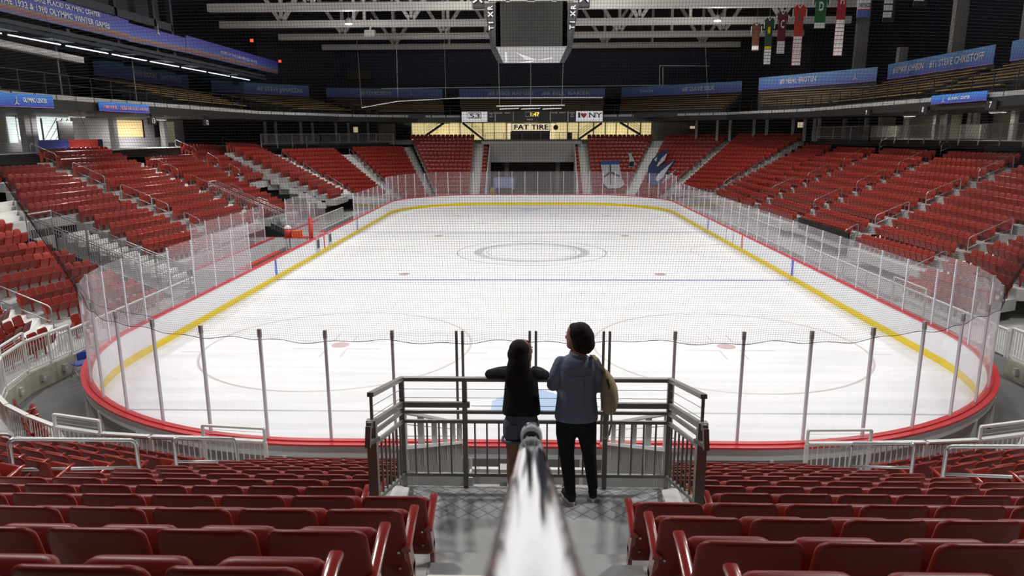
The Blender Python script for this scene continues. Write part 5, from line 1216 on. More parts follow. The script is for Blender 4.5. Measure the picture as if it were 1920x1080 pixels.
# diagonal stairs hanging from the balcony at the far end
def hstair(u0, v0, u1, v1, Y, lab):
    a, q = at(u0, v0, Y=Y), at(u1, v1, Y=Y); o = empty('hanging_stair', tuple(a)); tag(o, lab, 'stairs', 'black stairs under the far balcony'); mi = Matrix.Translation(-a)
    b = MB(); b.bar(a, q, 0.9, 0.22); k = b.build('stringer', 'black'); k.parent = o; k.matrix_parent_inverse = mi
    b = MB()
    for dz in (0.45, 0.7, 0.95): b.bar(a + Vector((0, 0, dz)), q + Vector((0, 0, dz)), 0.04)
    k = b.build('side_rails', 'charcoal'); k.parent = o; k.matrix_parent_inverse = mi
hstair(868, 231, 907, 262, 73.2, 'black stair descending towards the tunnel, girl\'s side of the sign'); hstair(1128, 231, 1085, 261, 73.2, 'black stair descending towards the tunnel, woman\'s side of the sign')
hstair(832, 231, 800, 253, 74.8, 'black stair descending away from the sign above the far left block'); hstair(1163, 230, 1200, 252, 74.8, 'black stair descending away from the sign above the far right block')

# ---------------------------------------------------------------- far tunnel (vehicle entrance) below the gallery row
A, Bq = at(911, 362, Y=60.9), at(1083, 362, Y=60.9); yb = 70.8
x0, x1 = at(920, 280, Y=70.8).x, at(1076, 280, Y=70.8).x
b = MB(); b.add([(A.x, 60.9, 0), (x0, yb, 0), (x0, yb, 6.0), (A.x, 60.9, 1.0), (A.x - 0.12, 60.9, 0), (x0 - 0.12, yb, 0), (x0 - 0.12, yb, 6.0), (A.x - 0.12, 60.9, 1.0)], [(0, 1, 2, 3), (7, 6, 5, 4), (0, 4, 5, 1), (1, 5, 6, 2), (2, 6, 7, 3), (3, 7, 4, 0)])
b.add([(Bq.x, 60.9, 0), (x1, yb, 0), (x1, yb, 6.0), (Bq.x, 60.9, 1.0), (Bq.x + 0.12, 60.9, 0), (x1 + 0.12, yb, 0), (x1 + 0.12, yb, 6.0), (Bq.x + 0.12, 60.9, 1.0)], [(0, 1, 2, 3), (7, 6, 5, 4), (0, 4, 5, 1), (1, 5, 6, 2), (2, 6, 7, 3), (3, 7, 4, 0)])
struct(b.build('wall_tunnel', 'white'))
M['tbeige'] = mat('tunnel_front_panel', (0.33, 0.31, 0.29), 0.7, var=0.1, scale=1)
struct(MB().box(x0, yb, 4.55, x1, yb + 0.3, 6.0).build('wall_tunnel_lintel', 'tbeige')); struct(MB().box(x0, yb - 0.1, 3.85, x1, yb + 0.1, 4.5).build('trim_tunnel_beam', 'fasciagrey'))
struct(MB().box(x0, 77.5, 0, x1, 77.8, 4.4).build('wall_tunnel_back', mat('tunnel_back_wall', (0.10, 0.10, 0.095), 0.8, var=0.15, scale=0.6))); struct(MB().box(x0, yb, 4.4, x1, 77.8, 4.5).build('ceiling_tunnel', 'charcoal'))
b = MB()
for u in (950, 1046): x = at(u, 310, Y=74).x; b.box(x - 0.25, 74, 0, x + 0.25, 74.5, 4.4)
struct(b.build('column_tunnel', 'tbeige'))
o = empty('ice_machine', (at(944, 360, Y=66).x, 66, 0)); tag(o, 'ice resurfacing machine with pale blue tank and yellow nose in the far tunnel', 'ice machine')
MB().box(-1.1, 0, 1.0, 1.2, 2.4, 2.3).build('tank', mat('pale_blue_panel', (0.30, 0.36, 0.62), 0.5), o); MB().box(-0.8, -0.3, 0.4, 1.0, 0.3, 1.2).build('body', 'charcoal', o); MB().tube([(-1.2, 0, 0.6), (-1.2, 0.5, 1.0)], [0.45, 0.3], 12).build('nose', 'yellow', o)
for x in (-0.9, 0.9): MB().tube([(x - 0.12, 0.6, 0.4), (x + 0.12, 0.6, 0.4)], 0.4, 16).build('wheel', 'black', o)
# ---------------------------------------------------------------- end scoreboard and bars above it
YS = 67.9
p, q = at(866, 229, Y=YS), at(1130, 208, Y=YS); w_, h_ = q.x - p.x, q.z - p.z
o = empty('end_scoreboard', (p.x, YS, p.z)); tag(o, 'long black end scoreboard with amber clock digits and two white advert panels', 'scoreboard')
MB().box(0, 0, 0, w_, 0.35, h_).build('cabinet', 'screen', o)
fx = lambda u: at(u, 220, Y=YS).x - p.x
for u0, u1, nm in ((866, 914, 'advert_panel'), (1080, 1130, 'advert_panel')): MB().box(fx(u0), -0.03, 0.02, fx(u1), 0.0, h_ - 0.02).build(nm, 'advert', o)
b = MB()
for u in (928.5, 962.5, 1031.5, 1065): b.box(fx(u) - 0.03, -0.03, 0.05, fx(u) + 0.03, 0, h_ - 0.05)
b.build('divider', 'signwhite', o)
b = MB(); x0_, x1_, z0_, z1_ = fx(985), fx(1010), h_ * 0.5, h_ * 0.95
for r_ in ((x0_, z0_, x1_, z0_ + 0.03), (x0_, z1_ - 0.03, x1_, z1_), (x0_, z0_, x0_ + 0.03, z1_), (x1_ - 0.03, z0_, x1_, z1_)): b.box(r_[0], -0.03, r_[1], r_[2], 0, r_[3])
b.build('clock_frame', 'signwhite', o); pass
def sl_(body, u0, u1, zf, hf, m, nm='lettering'):
    a = Vector((p.x + fx(u0), YS, p.z + h_ * zf)); c = Vector((p.x + fx(u1), YS, p.z + h_ * zf)); return lettering(nm, body, a, c, (0, 0, 1), h_ * hf, m, o, fit=(c - a).length, lift=0.04, offset=0.015)
sl_('1:47', 993, 1009, 0.56, 0.32, 'amber', 'clock_digits'); sl_('PERIOD', 988, 999, 0.16, 0.12, 'signwhite')
for u in (931, 1034): sl_('PLAYER', u, u + 11, 0.80, 0.11, 'signwhite'); sl_('PENALTY', u + 15, u + 27, 0.80, 0.11, 'signwhite')
for u in (917, 1068): sl_('SHOTS', u, u + 9, 0.78, 0.11, 'signwhite'); sl_('ON', u + 3, u + 6, 0.62, 0.11, 'signwhite'); sl_('GOAL', u + 1, u + 8, 0.45, 0.11, 'signwhite')
sl_('I', 1082, 1086, 0.38, 0.48, 'black'); sl_('NY', 1103, 1128, 0.38, 0.48, 'black')
cx_, cz_ = fx(1094.5), h_ * 0.60; b = MB(); P_h = []
for k in range(28): t = 2 * PI * k / 28; P_h.append((cx_ + 0.021 * 16 * math.sin(t) ** 3 * 1.0, cz_ + 0.021 * (13 * math.cos(t) - 5 * math.cos(2 * t) - 2 * math.cos(3 * t) - math.cos(4 * t))))
b.add([(x, -0.03, z) for x, z in P_h] + [(x, -0.05, z) for x, z in P_h], [tuple(range(28)), tuple(reversed(range(28, 56)))]); b.build('heart', 'heart', o)
b = MB(); x0_, x1_, z0_, z1_ = fx(877), fx(902), h_ * 0.33, h_ * 0.90
for r_ in ((x0_, z0_, x1_, z0_ + 0.07), (x0_, z1_ - 0.07, x1_, z1_), (x0_, z0_, x0_ + 0.06, z1_), (x1_ - 0.06, z0_, x1_, z1_)): b.box(r_[0], -0.05, r_[1], r_[2], -0.03, r_[3])
b.build('logo_frame', 'navy', o); pass; sl_('53', 880, 899, 0.42, 0.38, 'navy', 'logo')
Yb = 52
o = empty('hanging_light_bar', tuple(at(995, 198, Y=Yb))); tag(o, 'thin white hanging light bar with three short tubes above the end scoreboard', 'light bar'); oo = Vector(o.location)
b = MB(); b.bar(at(931, 199, Y=Yb) - oo, at(1059, 197, Y=Yb) - oo, 0.08, 0.09); b.build('carrier', 'white', o)
for u0, u1 in ((937, 973), (977, 1013), (1017, 1053)): b = MB(); b.bar(at(u0, 204.5, Y=Yb) - oo, at(u1, 203, Y=Yb) - oo, 0.08, 0.08); b.build('tube', 'white', o)
b = MB()
for u, u2 in ((937, 933), (995, 995), (1053, 1058)): b.bar(at(u, 198, Y=Yb) - oo, at(u2, 60, Y=Yb) - oo, 0.022)
b.build('suspension_cable', 'cable', o)
b = MB()
for u0, v0, u1, v1, Y in ((678, 202, 745, 190, 60), (745, 190, 860, 184, 60), (715, 166, 1380, 158, 74), (1237, 160, 1237, 123, 74), (1243, 160, 1243, 126, 74), (1237, 123, 1330, 124, 74), (860, 184, 1130, 183, 60)):
    b.bar(at(u0, v0, Y=Y), at(u1, v1, Y=Y), 0.07)
o = b.build('conduit_run', 'truss'); tag(o, 'thin pale pipes and conduits crossing the dark far wall', 'pipes', kind='stuff')
b = MB()
for u0, u1, Y in ((669, 678, 60), (743, 746, 60), (833, 836, 60), (1322, 1327, 60)): b.bar(at(u0, 70, Y=Y), at(u1, 184 if u0 > 700 else 202, Y=Y), 0.02)
o = b.build('hanging_wires', 'cable'); tag(o, 'thin vertical wires hanging from the roof beams before the far wall', 'wires', kind='stuff')

# ---------------------------------------------------------------- centre hung video board
YV = 27.4; p, q = at(930, 87, Y=YV), at(1064, 3, Y=YV); zc0, zc1 = p.z, q.z; hw_ = (q.x - p.x) / 2; xc = (q.x + p.x) / 2
o = empty('video_board', (xc, YV + hw_, zc0)); tag(o, 'large dark centre hung video board with white letters on its corner fins', 'video board'); H_ = zc1 - zc0; D_ = 2 * hw_
def VB(mb, nm, m): return mb.build(nm, m, o)
VB(MB().box(-hw_, -hw_, 0, hw_, -hw_ + 0.25, H_), 'front_screen', 'screen')
VB(MB().box(-hw_, hw_ - 0.25, 0, hw_, hw_, H_), 'rear_screen', 'screen')
for s_ in (-1, 1): VB(MB().box(s_ * hw_ - (0 if s_ < 0 else 0.25), -hw_, 0, s_ * hw_ + (0.25 if s_ < 0 else 0), hw_, H_), 'side_screen', 'screen')
for s_ in (-1, 1):
    b = MB(); x0_, x1_ = s_ * (hw_ + 0.02), s_ * (hw_ + 0.52); b.add([(x0_, -hw_ + 0.1, -0.15), (s_ * (hw_ + 0.28), -hw_ + 0.3, -0.15), (x1_ + s_ * 0.15, -hw_ + 0.3, H_), (x0_, -hw_ + 0.1, H_),
          (x0_, -hw_ + 0.35, -0.15), (s_ * (hw_ + 0.28), -hw_ + 0.55, -0.15), (x1_ + s_ * 0.15, -hw_ + 0.55, H_), (x0_, -hw_ + 0.35, H_)], [(0, 1, 2, 3), (7, 6, 5, 4), (0, 4, 5, 1), (1, 5, 6, 2), (2, 6, 7, 3), (3, 7, 4, 0)])
    VB(b, 'corner_fin', 'charcoal')
b = MB(); zz = -0.75; b.add([(-hw_, -hw_ + 0.05, -0.02), (hw_, -hw_ + 0.05, -0.02), (hw_ - 0.35, -hw_ + 1.6, zz), (-hw_ + 0.35, -hw_ + 1.6, zz), (-hw_, -hw_ + 0.15, 0.05), (hw_, -hw_ + 0.15, 0.05), (hw_ - 0.35, -hw_ + 1.7, zz + 0.07), (-hw_ + 0.35, -hw_ + 1.7, zz + 0.07)], [(3, 2, 1, 0), (4, 5, 6, 7), (0, 1, 5, 4), (1, 2, 6, 5), (2, 3, 7, 6), (3, 0, 4, 7)])
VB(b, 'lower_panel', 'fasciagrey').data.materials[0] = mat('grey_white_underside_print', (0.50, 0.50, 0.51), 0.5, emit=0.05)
b = MB()
for s_ in (-1, 1): b.add([(s_ * hw_, -hw_ + 0.05, -0.02), (s_ * (hw_ + 0.3), -hw_ + 0.3, -0.15), (s_ * (hw_ - 0.05), -hw_ + 1.6, zz), (s_ * (hw_ - 0.35), -hw_ + 1.6, zz)] + [(s_ * hw_, -hw_ + 0.15, 0.05), (s_ * (hw_ + 0.3), -hw_ + 0.4, -0.05), (s_ * (hw_ - 0.05), -hw_ + 1.7, zz + 0.07), (s_ * (hw_ - 0.35), -hw_ + 1.7, zz + 0.07)], [(3, 2, 1, 0), (4, 5, 6, 7), (0, 1, 5, 4), (1, 2, 6, 5), (2, 3, 7, 6), (3, 0, 4, 7)])
VB(b, 'lower_corner', 'charcoal')
b = MB(); nn_ = Vector((0, -1.55, -0.73)).normalized(); base = Vector((0, -hw_ + 0.05, -0.02)); sd = Vector((0, 1.55, -0.73)); nrm = Vector((0, -0.73, -1.55)).normalized()
P = lambda u, v: Vector((u * hw_, 0, 0)) + base + sd * v + nrm * 0.02
for T in ([(-0.45, 0.30), (0.15, 0.78), (-0.2, 0.75), (-0.25, 0.60)], [(-0.4, 0.95), (0.15, 0.78), (-0.05, 0.95)], [(0.15, 0.80), (0.6, 0.62), (0.62, 0.68), (0.35, 0.80)], [(-0.76, 0.3), (-0.70, 0.3), (-0.70, 0.9), (-0.76, 0.9)]):
    pts = [P(*t) for t in T]; b.add(pts + [x + nrm * 0.01 for x in pts], [tuple(range(len(pts))), tuple(reversed(range(len(pts), 2 * len(pts))))])
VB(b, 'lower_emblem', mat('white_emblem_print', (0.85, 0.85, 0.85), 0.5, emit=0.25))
pass
for s_ in (-1, 1):
    for k, ch in enumerate('TIXR'):
        t = 0.40 + 0.15 * k; xw = xc + s_ * (hw_ + 0.22 + 0.12 * t); zz_ = zc0 + H_ * (t - 0.02); yy = YV + 0.1
        d_ = Vector((0, 0, 1)) ; lettering('fin_letter', ch, (xw + 0.14, yy, zz_), (xw + 0.14, yy, zz_ + 1), (-1, 0, 0), 0.27, 'brightletter', o, lift=0.0, offset=0.02)
b = MB()
for x in (-1.9, -0.7, 0.7, 1.9): b.box(x - 0.5, -hw_ + 0.2, H_ + 0.1, x + 0.45, -hw_ + 0.6, H_ + 0.3)
VB(b, 'top_frame', 'truss')
b = MB()
for x in (-1.5, 1.5):
    for y in (-1, 1): b.bar((x, y, H_), (x, y, 25 - zc0), 0.05)
VB(b, 'suspension_cable', 'cable')
for s_ in (-1, 1):
    o = empty('ceiling_speaker', (xc + s_ * (hw_ + 1.0), YV + 1, zc1 + 0.2)); tag(o, 'dark speaker cluster with pale bracket beside the video board, ' + ("girl's side" if s_ < 0 else "woman's side"), 'speaker', 'speaker clusters beside the video board')
    for k in range(3): MB().box(-0.35, -0.3, -0.35 + k * 0.42, 0.3, 0.3, 0.03 + k * 0.42).build('cabinet', 'charcoal', o)
    b = MB(); b.bar((-0.3, -0.35, -0.1), (0.2, -0.35, 0.25), 0.08); b.bar((0.2, -0.35, -0.1), (-0.1, -0.35, 0.25), 0.08); b.build('bracket', 'brightletter', o)
    MB().bar((0, 0, 0.9), (0, 0, 8), 0.04).build('hanger', 'cable', o)

# ---------------------------------------------------------------- roof trusses
ZT_ = 17.5
def truss(y, x0, x1, nodes, lab, z=ZT_, top=22.5, uprights=()):
    o = empty('roof_truss', (0, y, z)); tag(o, lab, 'roof truss', 'white steel roof trusses across the hall')
    b = MB(); b.bar((x0, 0, 0), (x1, 0, 0), 0.5, 0.62); b.build('lower_chord', 'truss', o)
    b = MB(); b.bar((x0 - 4, 0, top - z), (x1 + 4, 0, top - z), 0.5, 0.5); b.build('upper_chord', 'truss', o)
    for x in nodes:
        for dx, w_ in ((-3.2, 0.34), (0, 0.30), (3.2, 0.34)):
            b = MB(); b.bar((x, 0, 0.1), (x + dx, 0, top - z), w_, 0.34); b.build('web_member', 'truss', o)
    for x in uprights: b = MB(); b.bar((x, 0, 0.1), (x, 0, top - z), 0.26); b.build('web_member', 'truss', o)
truss(48.0, -27, 27, (-18.5, -5.5, 7.4, 20.2), 'white roof truss nearest the camera, cut by the top of the view', uprights=(-13, -9, 1, 12))
truss(57.3, -30, 30, (-24.0, -11.5, 10.2, 23.5), 'white roof truss, second from the camera, V braces beside the video board', uprights=(-17, -16, -8, 4, 15))
truss(66.5, -27.5, 29, (-20.5, -9.5, 9.4, 20.5), 'white roof truss, third from the camera', uprights=(-15, -5, 3, 15))
truss(76.0, -25.5, 25, (-16.6, -4.0, 8.8, 20.5), 'white roof truss closest to the far dark wall', uprights=(-10, 2, 14.5))
for x in (-18.5, 0, 18.5):
    o = MB().bar((x, 20, 22.6), (x, 79, 22.6), 0.5, 0.5).build('roof_purlin', 'truss'); tag(o, 'long white roof beam running away from the camera, ' + {-18.5: 'over the seats on the girl\'s side', 0: 'over the centre of the ice', 18.5: 'over the seats on the woman\'s side'}[x], 'roof beam', 'long roof beams')
# grey columns of the right side
for u0, u1, vb, vt, Y, lab in ((1600, 1620, 140, -10, 58, 'tall grey steel column rising behind the right bend banner'), (1683, 1698, 128, 88, 50, 'short grey column behind the long right banner'), (1782, 1804, 108, -10, 42, 'tall grey steel column above the longest right banner'), (1918, 1935, 86, -10, 35.5, 'grey steel column at the right edge')):
    p, q = at(u0, vb, Y=Y), at(u1, vt, Y=Y); zt_ = min(24.9, q.z + (6 if vt < 0 else 0)); o = MB().box(p.x, Y, 9, p.x + (u1 - u0) / F * (Y + 14.2), Y + 0.5, zt_).build('steel_column', 'column'); tag(o, lab.replace('right ', 'name ').replace('at the name edge', 'beside the last cut off banner'), 'column', 'grey steel columns of the upper stand')
o = empty('camera_housing', tuple(at(694, 61, Y=57))); tag(o, 'grey box fixture under the roof truss left of the video board'.replace('left of', 'before'), 'fixture'); MB().box(-0.5, -0.3, -0.4, 0.5, 0.3, 0.2).build('housing', 'steelpaint', o); MB().bar((0, 0, 0.1), (0.2, 0, 1.2), 0.15).build('bracket', 'truss', o)
o = empty('wall_box', tuple(at(676, 140, Y=79.5))); tag(o, 'small olive box on the dark far wall', 'box'); MB().box(-1.7, 0, -0.6, 1.3, 0.8, 0.6).build('housing', mat('olive_box', (0.06, 0.05, 0.02), 0.7), o)

# ---------------------------------------------------------------- jersey banners under the roof, right
JB = [(1408, 42, 26, 1422, 95, (0.14, 0.05, 0.03), '', 1, 54.0), (1430, 32, 44, 1444, 121, (0.02, 0.07, 0.04), 'y', 6, 51.2), (1454, 20, 33, 1470, 101, (0.12, 0.015, 0.03), 'C', 4, 48.6), (1482, 8, 40, 1500, 123, (0.50, 0.04, 0.03), '', 8, 46.0),
      (1524, -16, 0, 1546, 54, (0.02, 0.13, 0.05), 'D', 1, 43.2), (1560, -30, 0, 1578, 105, (0.33, 0.02, 0.03), 'H', 9, 40.4)]
cloth_ = {}
for k, (u0, vt, _, u1, vb, col, ch, nb_, Y) in enumerate(JB):
    a, q = at(u0, vb, Y=Y), at(u1, vt, Y=Y); w_ = (u1 - u0) / F * (Y + 14.2) * 1.02; h_ = q.z - a.z; z0_ = a.z; JH = 2.4
    name = ['small brown', 'dark green and gold', 'maroon', 'bright red', 'mid green', 'deep red'][k]
    o = empty('jersey_banner', (a.x, Y, q.z)); tag(o, '%s hockey jersey banner hanging under the roof%s' % (name, ', ' + ORD[nb_] + ' white name strips below' if nb_ > 1 else ''), 'banner', 'jersey banners under the roof')
    JH = min(JH, h_ - 0.45 * 1); b = MB(); x1_ = w_
    pts = [(0.28 * w_, 0), (0.72 * w_, 0), (w_ * 1.15, -0.30), (w_ * 1.18, -0.95), (w_ * 1.0, -0.95), (w_ * 0.92, -0.6), (w_ * 0.92, -JH), (w_ * 0.08, -JH), (w_ * 0.08, -0.6), (0, -0.95), (-0.18 * w_, -0.95), (-0.15 * w_, -0.30)]
    nP = len(pts); b.add([(x, 0, z) for x, z in pts] + [(x, 0.03, z) for x, z in pts], [tuple(range(nP)), tuple(reversed(range(nP, 2 * nP)))] + [(i, nP + i, nP + (i + 1) % nP, (i + 1) % nP) for i in range(nP)])
    m_ = mat('jersey_cloth_%d' % k, col, 0.8); b.build('jersey', m_, o)
    b = MB(); b.box(0.30 * w_, -0.02, -0.02, 0.70 * w_, 0, 0.03); b.bar((0.3 * w_, -0.01, 0), (0.5 * w_, -0.01, -0.3), 0.05); b.bar((0.7 * w_, -0.01, 0), (0.5 * w_, -0.01, -0.3), 0.05)
    for x in (-0.16, 1.10): b.box(x * w_, -0.02, -0.95, (x + 0.08) * w_, -0.001, -0.35)
    b.build('white_trim', 'brightletter', o)
    if h_ > JH + 0.1:
        n_ = nb_; dz = (h_ - JH) / n_
        for i in range(n_): MB().box(0.10 * w_, -0.015, -JH - dz * (i + 0.88), 0.90 * w_, 0.015, -JH - dz * (i + 0.05)).build('name_strip', 'brightletter' if not (k == 1 and i == 0) else 'yellow', o)
        MB().box(0.07 * w_, 0.0, -h_, 0.93 * w_, 0.012, -JH).build('backing', m_, o)
    pass
    if ch in 'CDH' and ch: lettering('chest_letter', ch, (a.x + 0.32 * w_, Y, q.z - 1.35), (a.x + 0.7 * w_, Y, q.z - 1.35), (0, 0, 1), 0.62, 'brightletter', o, fit=0.36 * w_, lift=0.03, offset=0.02)
    elif ch == 'y': MB().box(0.35 * w_, -0.02, -1.35, 0.65 * w_, 0, -0.8).build('chest_patch', 'yellow', o)
    else: MB().box(0.35 * w_, -0.02, -1.3, 0.65 * w_, 0, -0.7).build('chest_patch', mat('jersey_patch_%d' % k, (0.2, 0.1, 0.05), 0.8), o)
    MB().bar((0.5 * w_, 0.01, 0), (0.5 * w_, 0.01, 3), 0.02).build('hanger', 'cable', o)
for k, (u0, u1, vb, Y, lab, split_) in enumerate(((1606, 1630, 32, 37, 'white hanging banner with dark letters and a blue foot beside the grey column', 0), (1654, 1676, 42, 34.5, 'white and grey striped hanging name banner', 1), (1712, 1738, 12, 31.5, 'grey hanging banner only its foot in view', 1))):
    a = at(u0, vb, Y=Y); q = at(u1, vb - 4, Y=Y); o = empty('hanging_banner', tuple(a)); tag(o, lab, 'banner', 'plain banners under the roof'); w_ = q.x - a.x
    MB().box(0, 0, 0, w_, 0.03, 4).build('cloth', 'signwhite' if not split_ else 'charcoal', o)
    if not split_:
        MB().box(0, -0.02, 0, w_, 0, 0.45).build('blue_foot', 'clothblue', o); MB().box(0, -0.02, 0.45, w_, 0, 0.52).build('red_line', 'redpaint', o); pass
        lettering('lettering', 'LAKE PLACID', a + Vector((0.05, 0, 0.62)), a + Vector((w_, 0, 0.62)), (0, 0, 1), 0.28, 'black', o, fit=w_ * 0.9, lift=0.03)
    else:
        for i in range(8): MB().box(0.02, -0.02, 0.3 + i * 0.42, w_ * 0.75, 0, 0.62 + i * 0.42).build('name_strip', 'brightletter', o)
# banners draped over the far right seats
def drape(rows, lab, m_, pts, extra=()):
    a = MB(); return
def seat_cloth(name, outline, Y0_, Y1_, v0, v1, m, lab, parts=()):
    """cloth laid over the raked seats: outline in photo-like fractions across the seat plane"""
    def sp(u, v): t = (v - v1) / (v0 - v1); return at(u, v, Y=Y1_ + (Y0_ - Y1_) * t)
    def mk(pts, nm, mm, par, up):
        P = [sp(*t) + Vector((0, 0, up)) for t in pts]; b = MB(); n = len(P); b.add(P + [x - Vector((0, 0, 0.03)) for x in P], [tuple(range(n)), tuple(reversed(range(n, 2 * n)))] + [(i, n + i, n + (i + 1) % n, (i + 1) % n) for i in range(n)])
        k = b.build(nm, mm); 
        if par: k.parent = par; k.matrix_parent_inverse = Matrix.Translation(-par.location)
        return k
    o = empty(name, tuple(sp(*outline[0]))); tag(o, lab, 'banner', 'banners draped over far seats'); pass
    mk(outline, 'cloth', m, o, 0.28)
    for pts, nm, mm in parts: mk(pts, nm, mm, o, 0.33)
M['cw'] = mat('white_cloth', (0.60, 0.60, 0.64), 0.8, var=0.05, scale=1); M['cn'] = mat('dark_navy_cloth', (0.03, 0.05, 0.12), 0.8, var=0.2, scale=1)
seat_cloth('draped_banner', [(1126, 310), (1160, 308), (1166, 340), (1171, 350), (1163, 357), (1140, 358), (1131, 348), (1129, 330)], 61.5, 73.5, 360, 252, 'cw', 'white banner with blue edge draped over the far seats beside the steps',
   [([(1125, 308), (1162, 306), (1161, 313), (1127, 314)], 'blue_edge', 'clothblue'), ([(1131, 336), (1144, 327), (1145, 330), (1134, 338)], 'dark_line', 'charcoal'), ([(1146, 327), (1163, 335), (1161, 337), (1146, 331)], 'dark_line', 'charcoal'), ([(1143, 314), (1145, 314), (1146, 352), (1144, 352)], 'dark_line', 'charcoal')])
seat_cloth('draped_banner', [(1178, 292), (1183, 291), (1191, 310), (1189, 318), (1178, 318), (1180, 305)], 61.5, 73.5, 360, 252, 'cw', 'small pale cloth piece draped over the far seats above the white banner', [([(1180, 309), (1189, 308), (1188, 318), (1179, 317)], 'dark_patch', 'charcoal')])
seat_cloth('draped_banner', [(1214, 345), (1215, 318), (1224, 302), (1238, 290), (1253, 284), (1252, 292), (1238, 312), (1230, 320), (1244, 312), (1266, 304), (1262, 312), (1248, 332), (1264, 326), (1280, 313), (1284, 315), (1272, 326), (1246, 350), (1222, 353)], 60.4, 70.5, 359, 251, 'cn', 'large blue and white banner shaped like spread wings on the far corner seats',
   [([(1240, 302), (1251, 292), (1246, 306), (1233, 318), (1231, 316)], 'white_patch', 'cw'), ([(1240, 326), (1262, 308), (1252, 322), (1243, 338), (1232, 346), (1228, 340)], 'white_patch', 'cw'), ([(1218, 340), (1228, 330), (1230, 350), (1222, 352)], 'blue_patch', 'clothblue'), ([(1240, 350), (1250, 336), (1268, 322), (1258, 338)], 'white_patch', 'cw'), ([(1226, 304), (1232, 300), (1230, 309)], 'white_patch', 'cw')])

a, q = at(1499, 407, X=18.0), at(1592, 440, X=18.0); b = MB(); b.box(17.95, q.y, a.z - 0.75, 18.05, a.y, a.z - 0.02); struct(b.build('wall_black_board', 'black'))

# ================================================================ the two people
M['skin'] = mat('skin', (0.36, 0.19, 0.125), 0.55); M['skin2'] = mat('tanned_skin', (0.24, 0.115, 0.07), 0.55)
M['hair'] = mat('dark_hair', (0.012, 0.009, 0.008), 0.75, bump=0.3, scale=60, spec=0.25)
M['denim'] = mat('light_denim', (0.18, 0.225, 0.31), 0.85, var=0.22, scale=9, bump=0.2)
M['shorts'] = mat('washed_denim', (0.10, 0.12, 0.17), 0.85, var=0.3, scale=14, bump=0.2)
M['blackcloth'] = mat('black_cloth', (0.008, 0.008, 0.009), 0.9, bump=0.15, scale=18)
M['beigecloth'] = mat('beige_canvas', (0.40, 0.34, 0.20), 0.85, var=0.12, scale=10, bump=0.2)
M['shoewhite'] = mat('white_rubber', (0.75, 0.74, 0.72), 0.5); M['shoeblack'] = mat('black_canvas', (0.012, 0.012, 0.014), 0.8)
def ell(c, rx, ry, n=20, tilt=0.0, sq=0.0):
    """ellipse ring round c; tilt leans the ring about x, sq squares it"""
    out = []
    for i in range(n):
        a = 2 * PI * i / n; k = 1 + sq * abs(math.sin(2 * a)) ** 2 * 0.12; x, y = rx * math.cos(a) * k, ry * math.sin(a) * k
        out.append((c[0] + x, c[1] + y * math.cos(tilt), c[2] + y * math.sin(tilt)))
    return out
def soft(mb, name, m, parent, vox=0.010, sm=3):
    o = mb.build(name, m, parent, True); r = o.modifiers.new('join', 'REMESH'); r.mode = 'VOXEL'; r.voxel_size = vox; r.use_smooth_shade = True
    s = o.modifiers.new('soft', 'SMOOTH'); s.factor = 0.5; s.iterations = sm; return o
def limb(mb, pts, r, n=12):
    P = [Vector(p) for p in pts]; mb.tube(P, list(r), n)
    for p, q in ((P[0], r[0]), (P[-1], r[-1])): ball(mb, p, q * 0.98)
    for p, q in zip(P[1:-1], r[1:-1]): ball(mb, p, q)
def ball(mb, c, r, sx=1, sy=1, sz=1, n=10):
    c = Vector(c); mb.loft([[ (c.x + r * sx * math.sin(t) * math.cos(2 * PI * j / n), c.y + r * sy * math.sin(t) * math.sin(2 * PI * j / n), c.z - r * sz * math.cos(t)) for j in range(n)] for t in [PI * (k + 0.25) / 8.5 for k in range(9)]])
def hand(mb, w, d, up, s=1.0):
    """palm and five curled fingers leaving the wrist w in direction d; the thumb leaves the side of the palm"""
    w = Vector(w); d = Vector(d).normalized(); up = Vector(up); up = (up - d * up.dot(d)).normalized(); x = d.cross(up)
    for k in (-1, -0.33, 0.33, 1): limb(mb, [w, w + d * 0.085 * s + x * k * 0.028 * s], [0.017 * s, 0.013 * s], 8)
    for k, L in ((-1, 0.062), (-0.33, 0.074), (0.33, 0.07), (1, 0.055)):
        b = w + d * 0.085 * s + x * k * 0.028 * s; c = b + d * L * 0.5 * s - up * 0.008 * s; e = c + (d * 0.6 - up * 0.7).normalized() * L * 0.5 * s
        limb(mb, [b, c, e], [0.0095 * s, 0.0085 * s, 0.0075 * s], 8)
    t0 = w + d * 0.03 * s + x * 0.03 * s; limb(mb, [t0, t0 + (d * 0.6 + x) .normalized() * 0.035 * s, t0 + (d * 1.2 + x * 0.9).normalized() * 0.065 * s], [0.012 * s, 0.010 * s, 0.009 * s], 8)
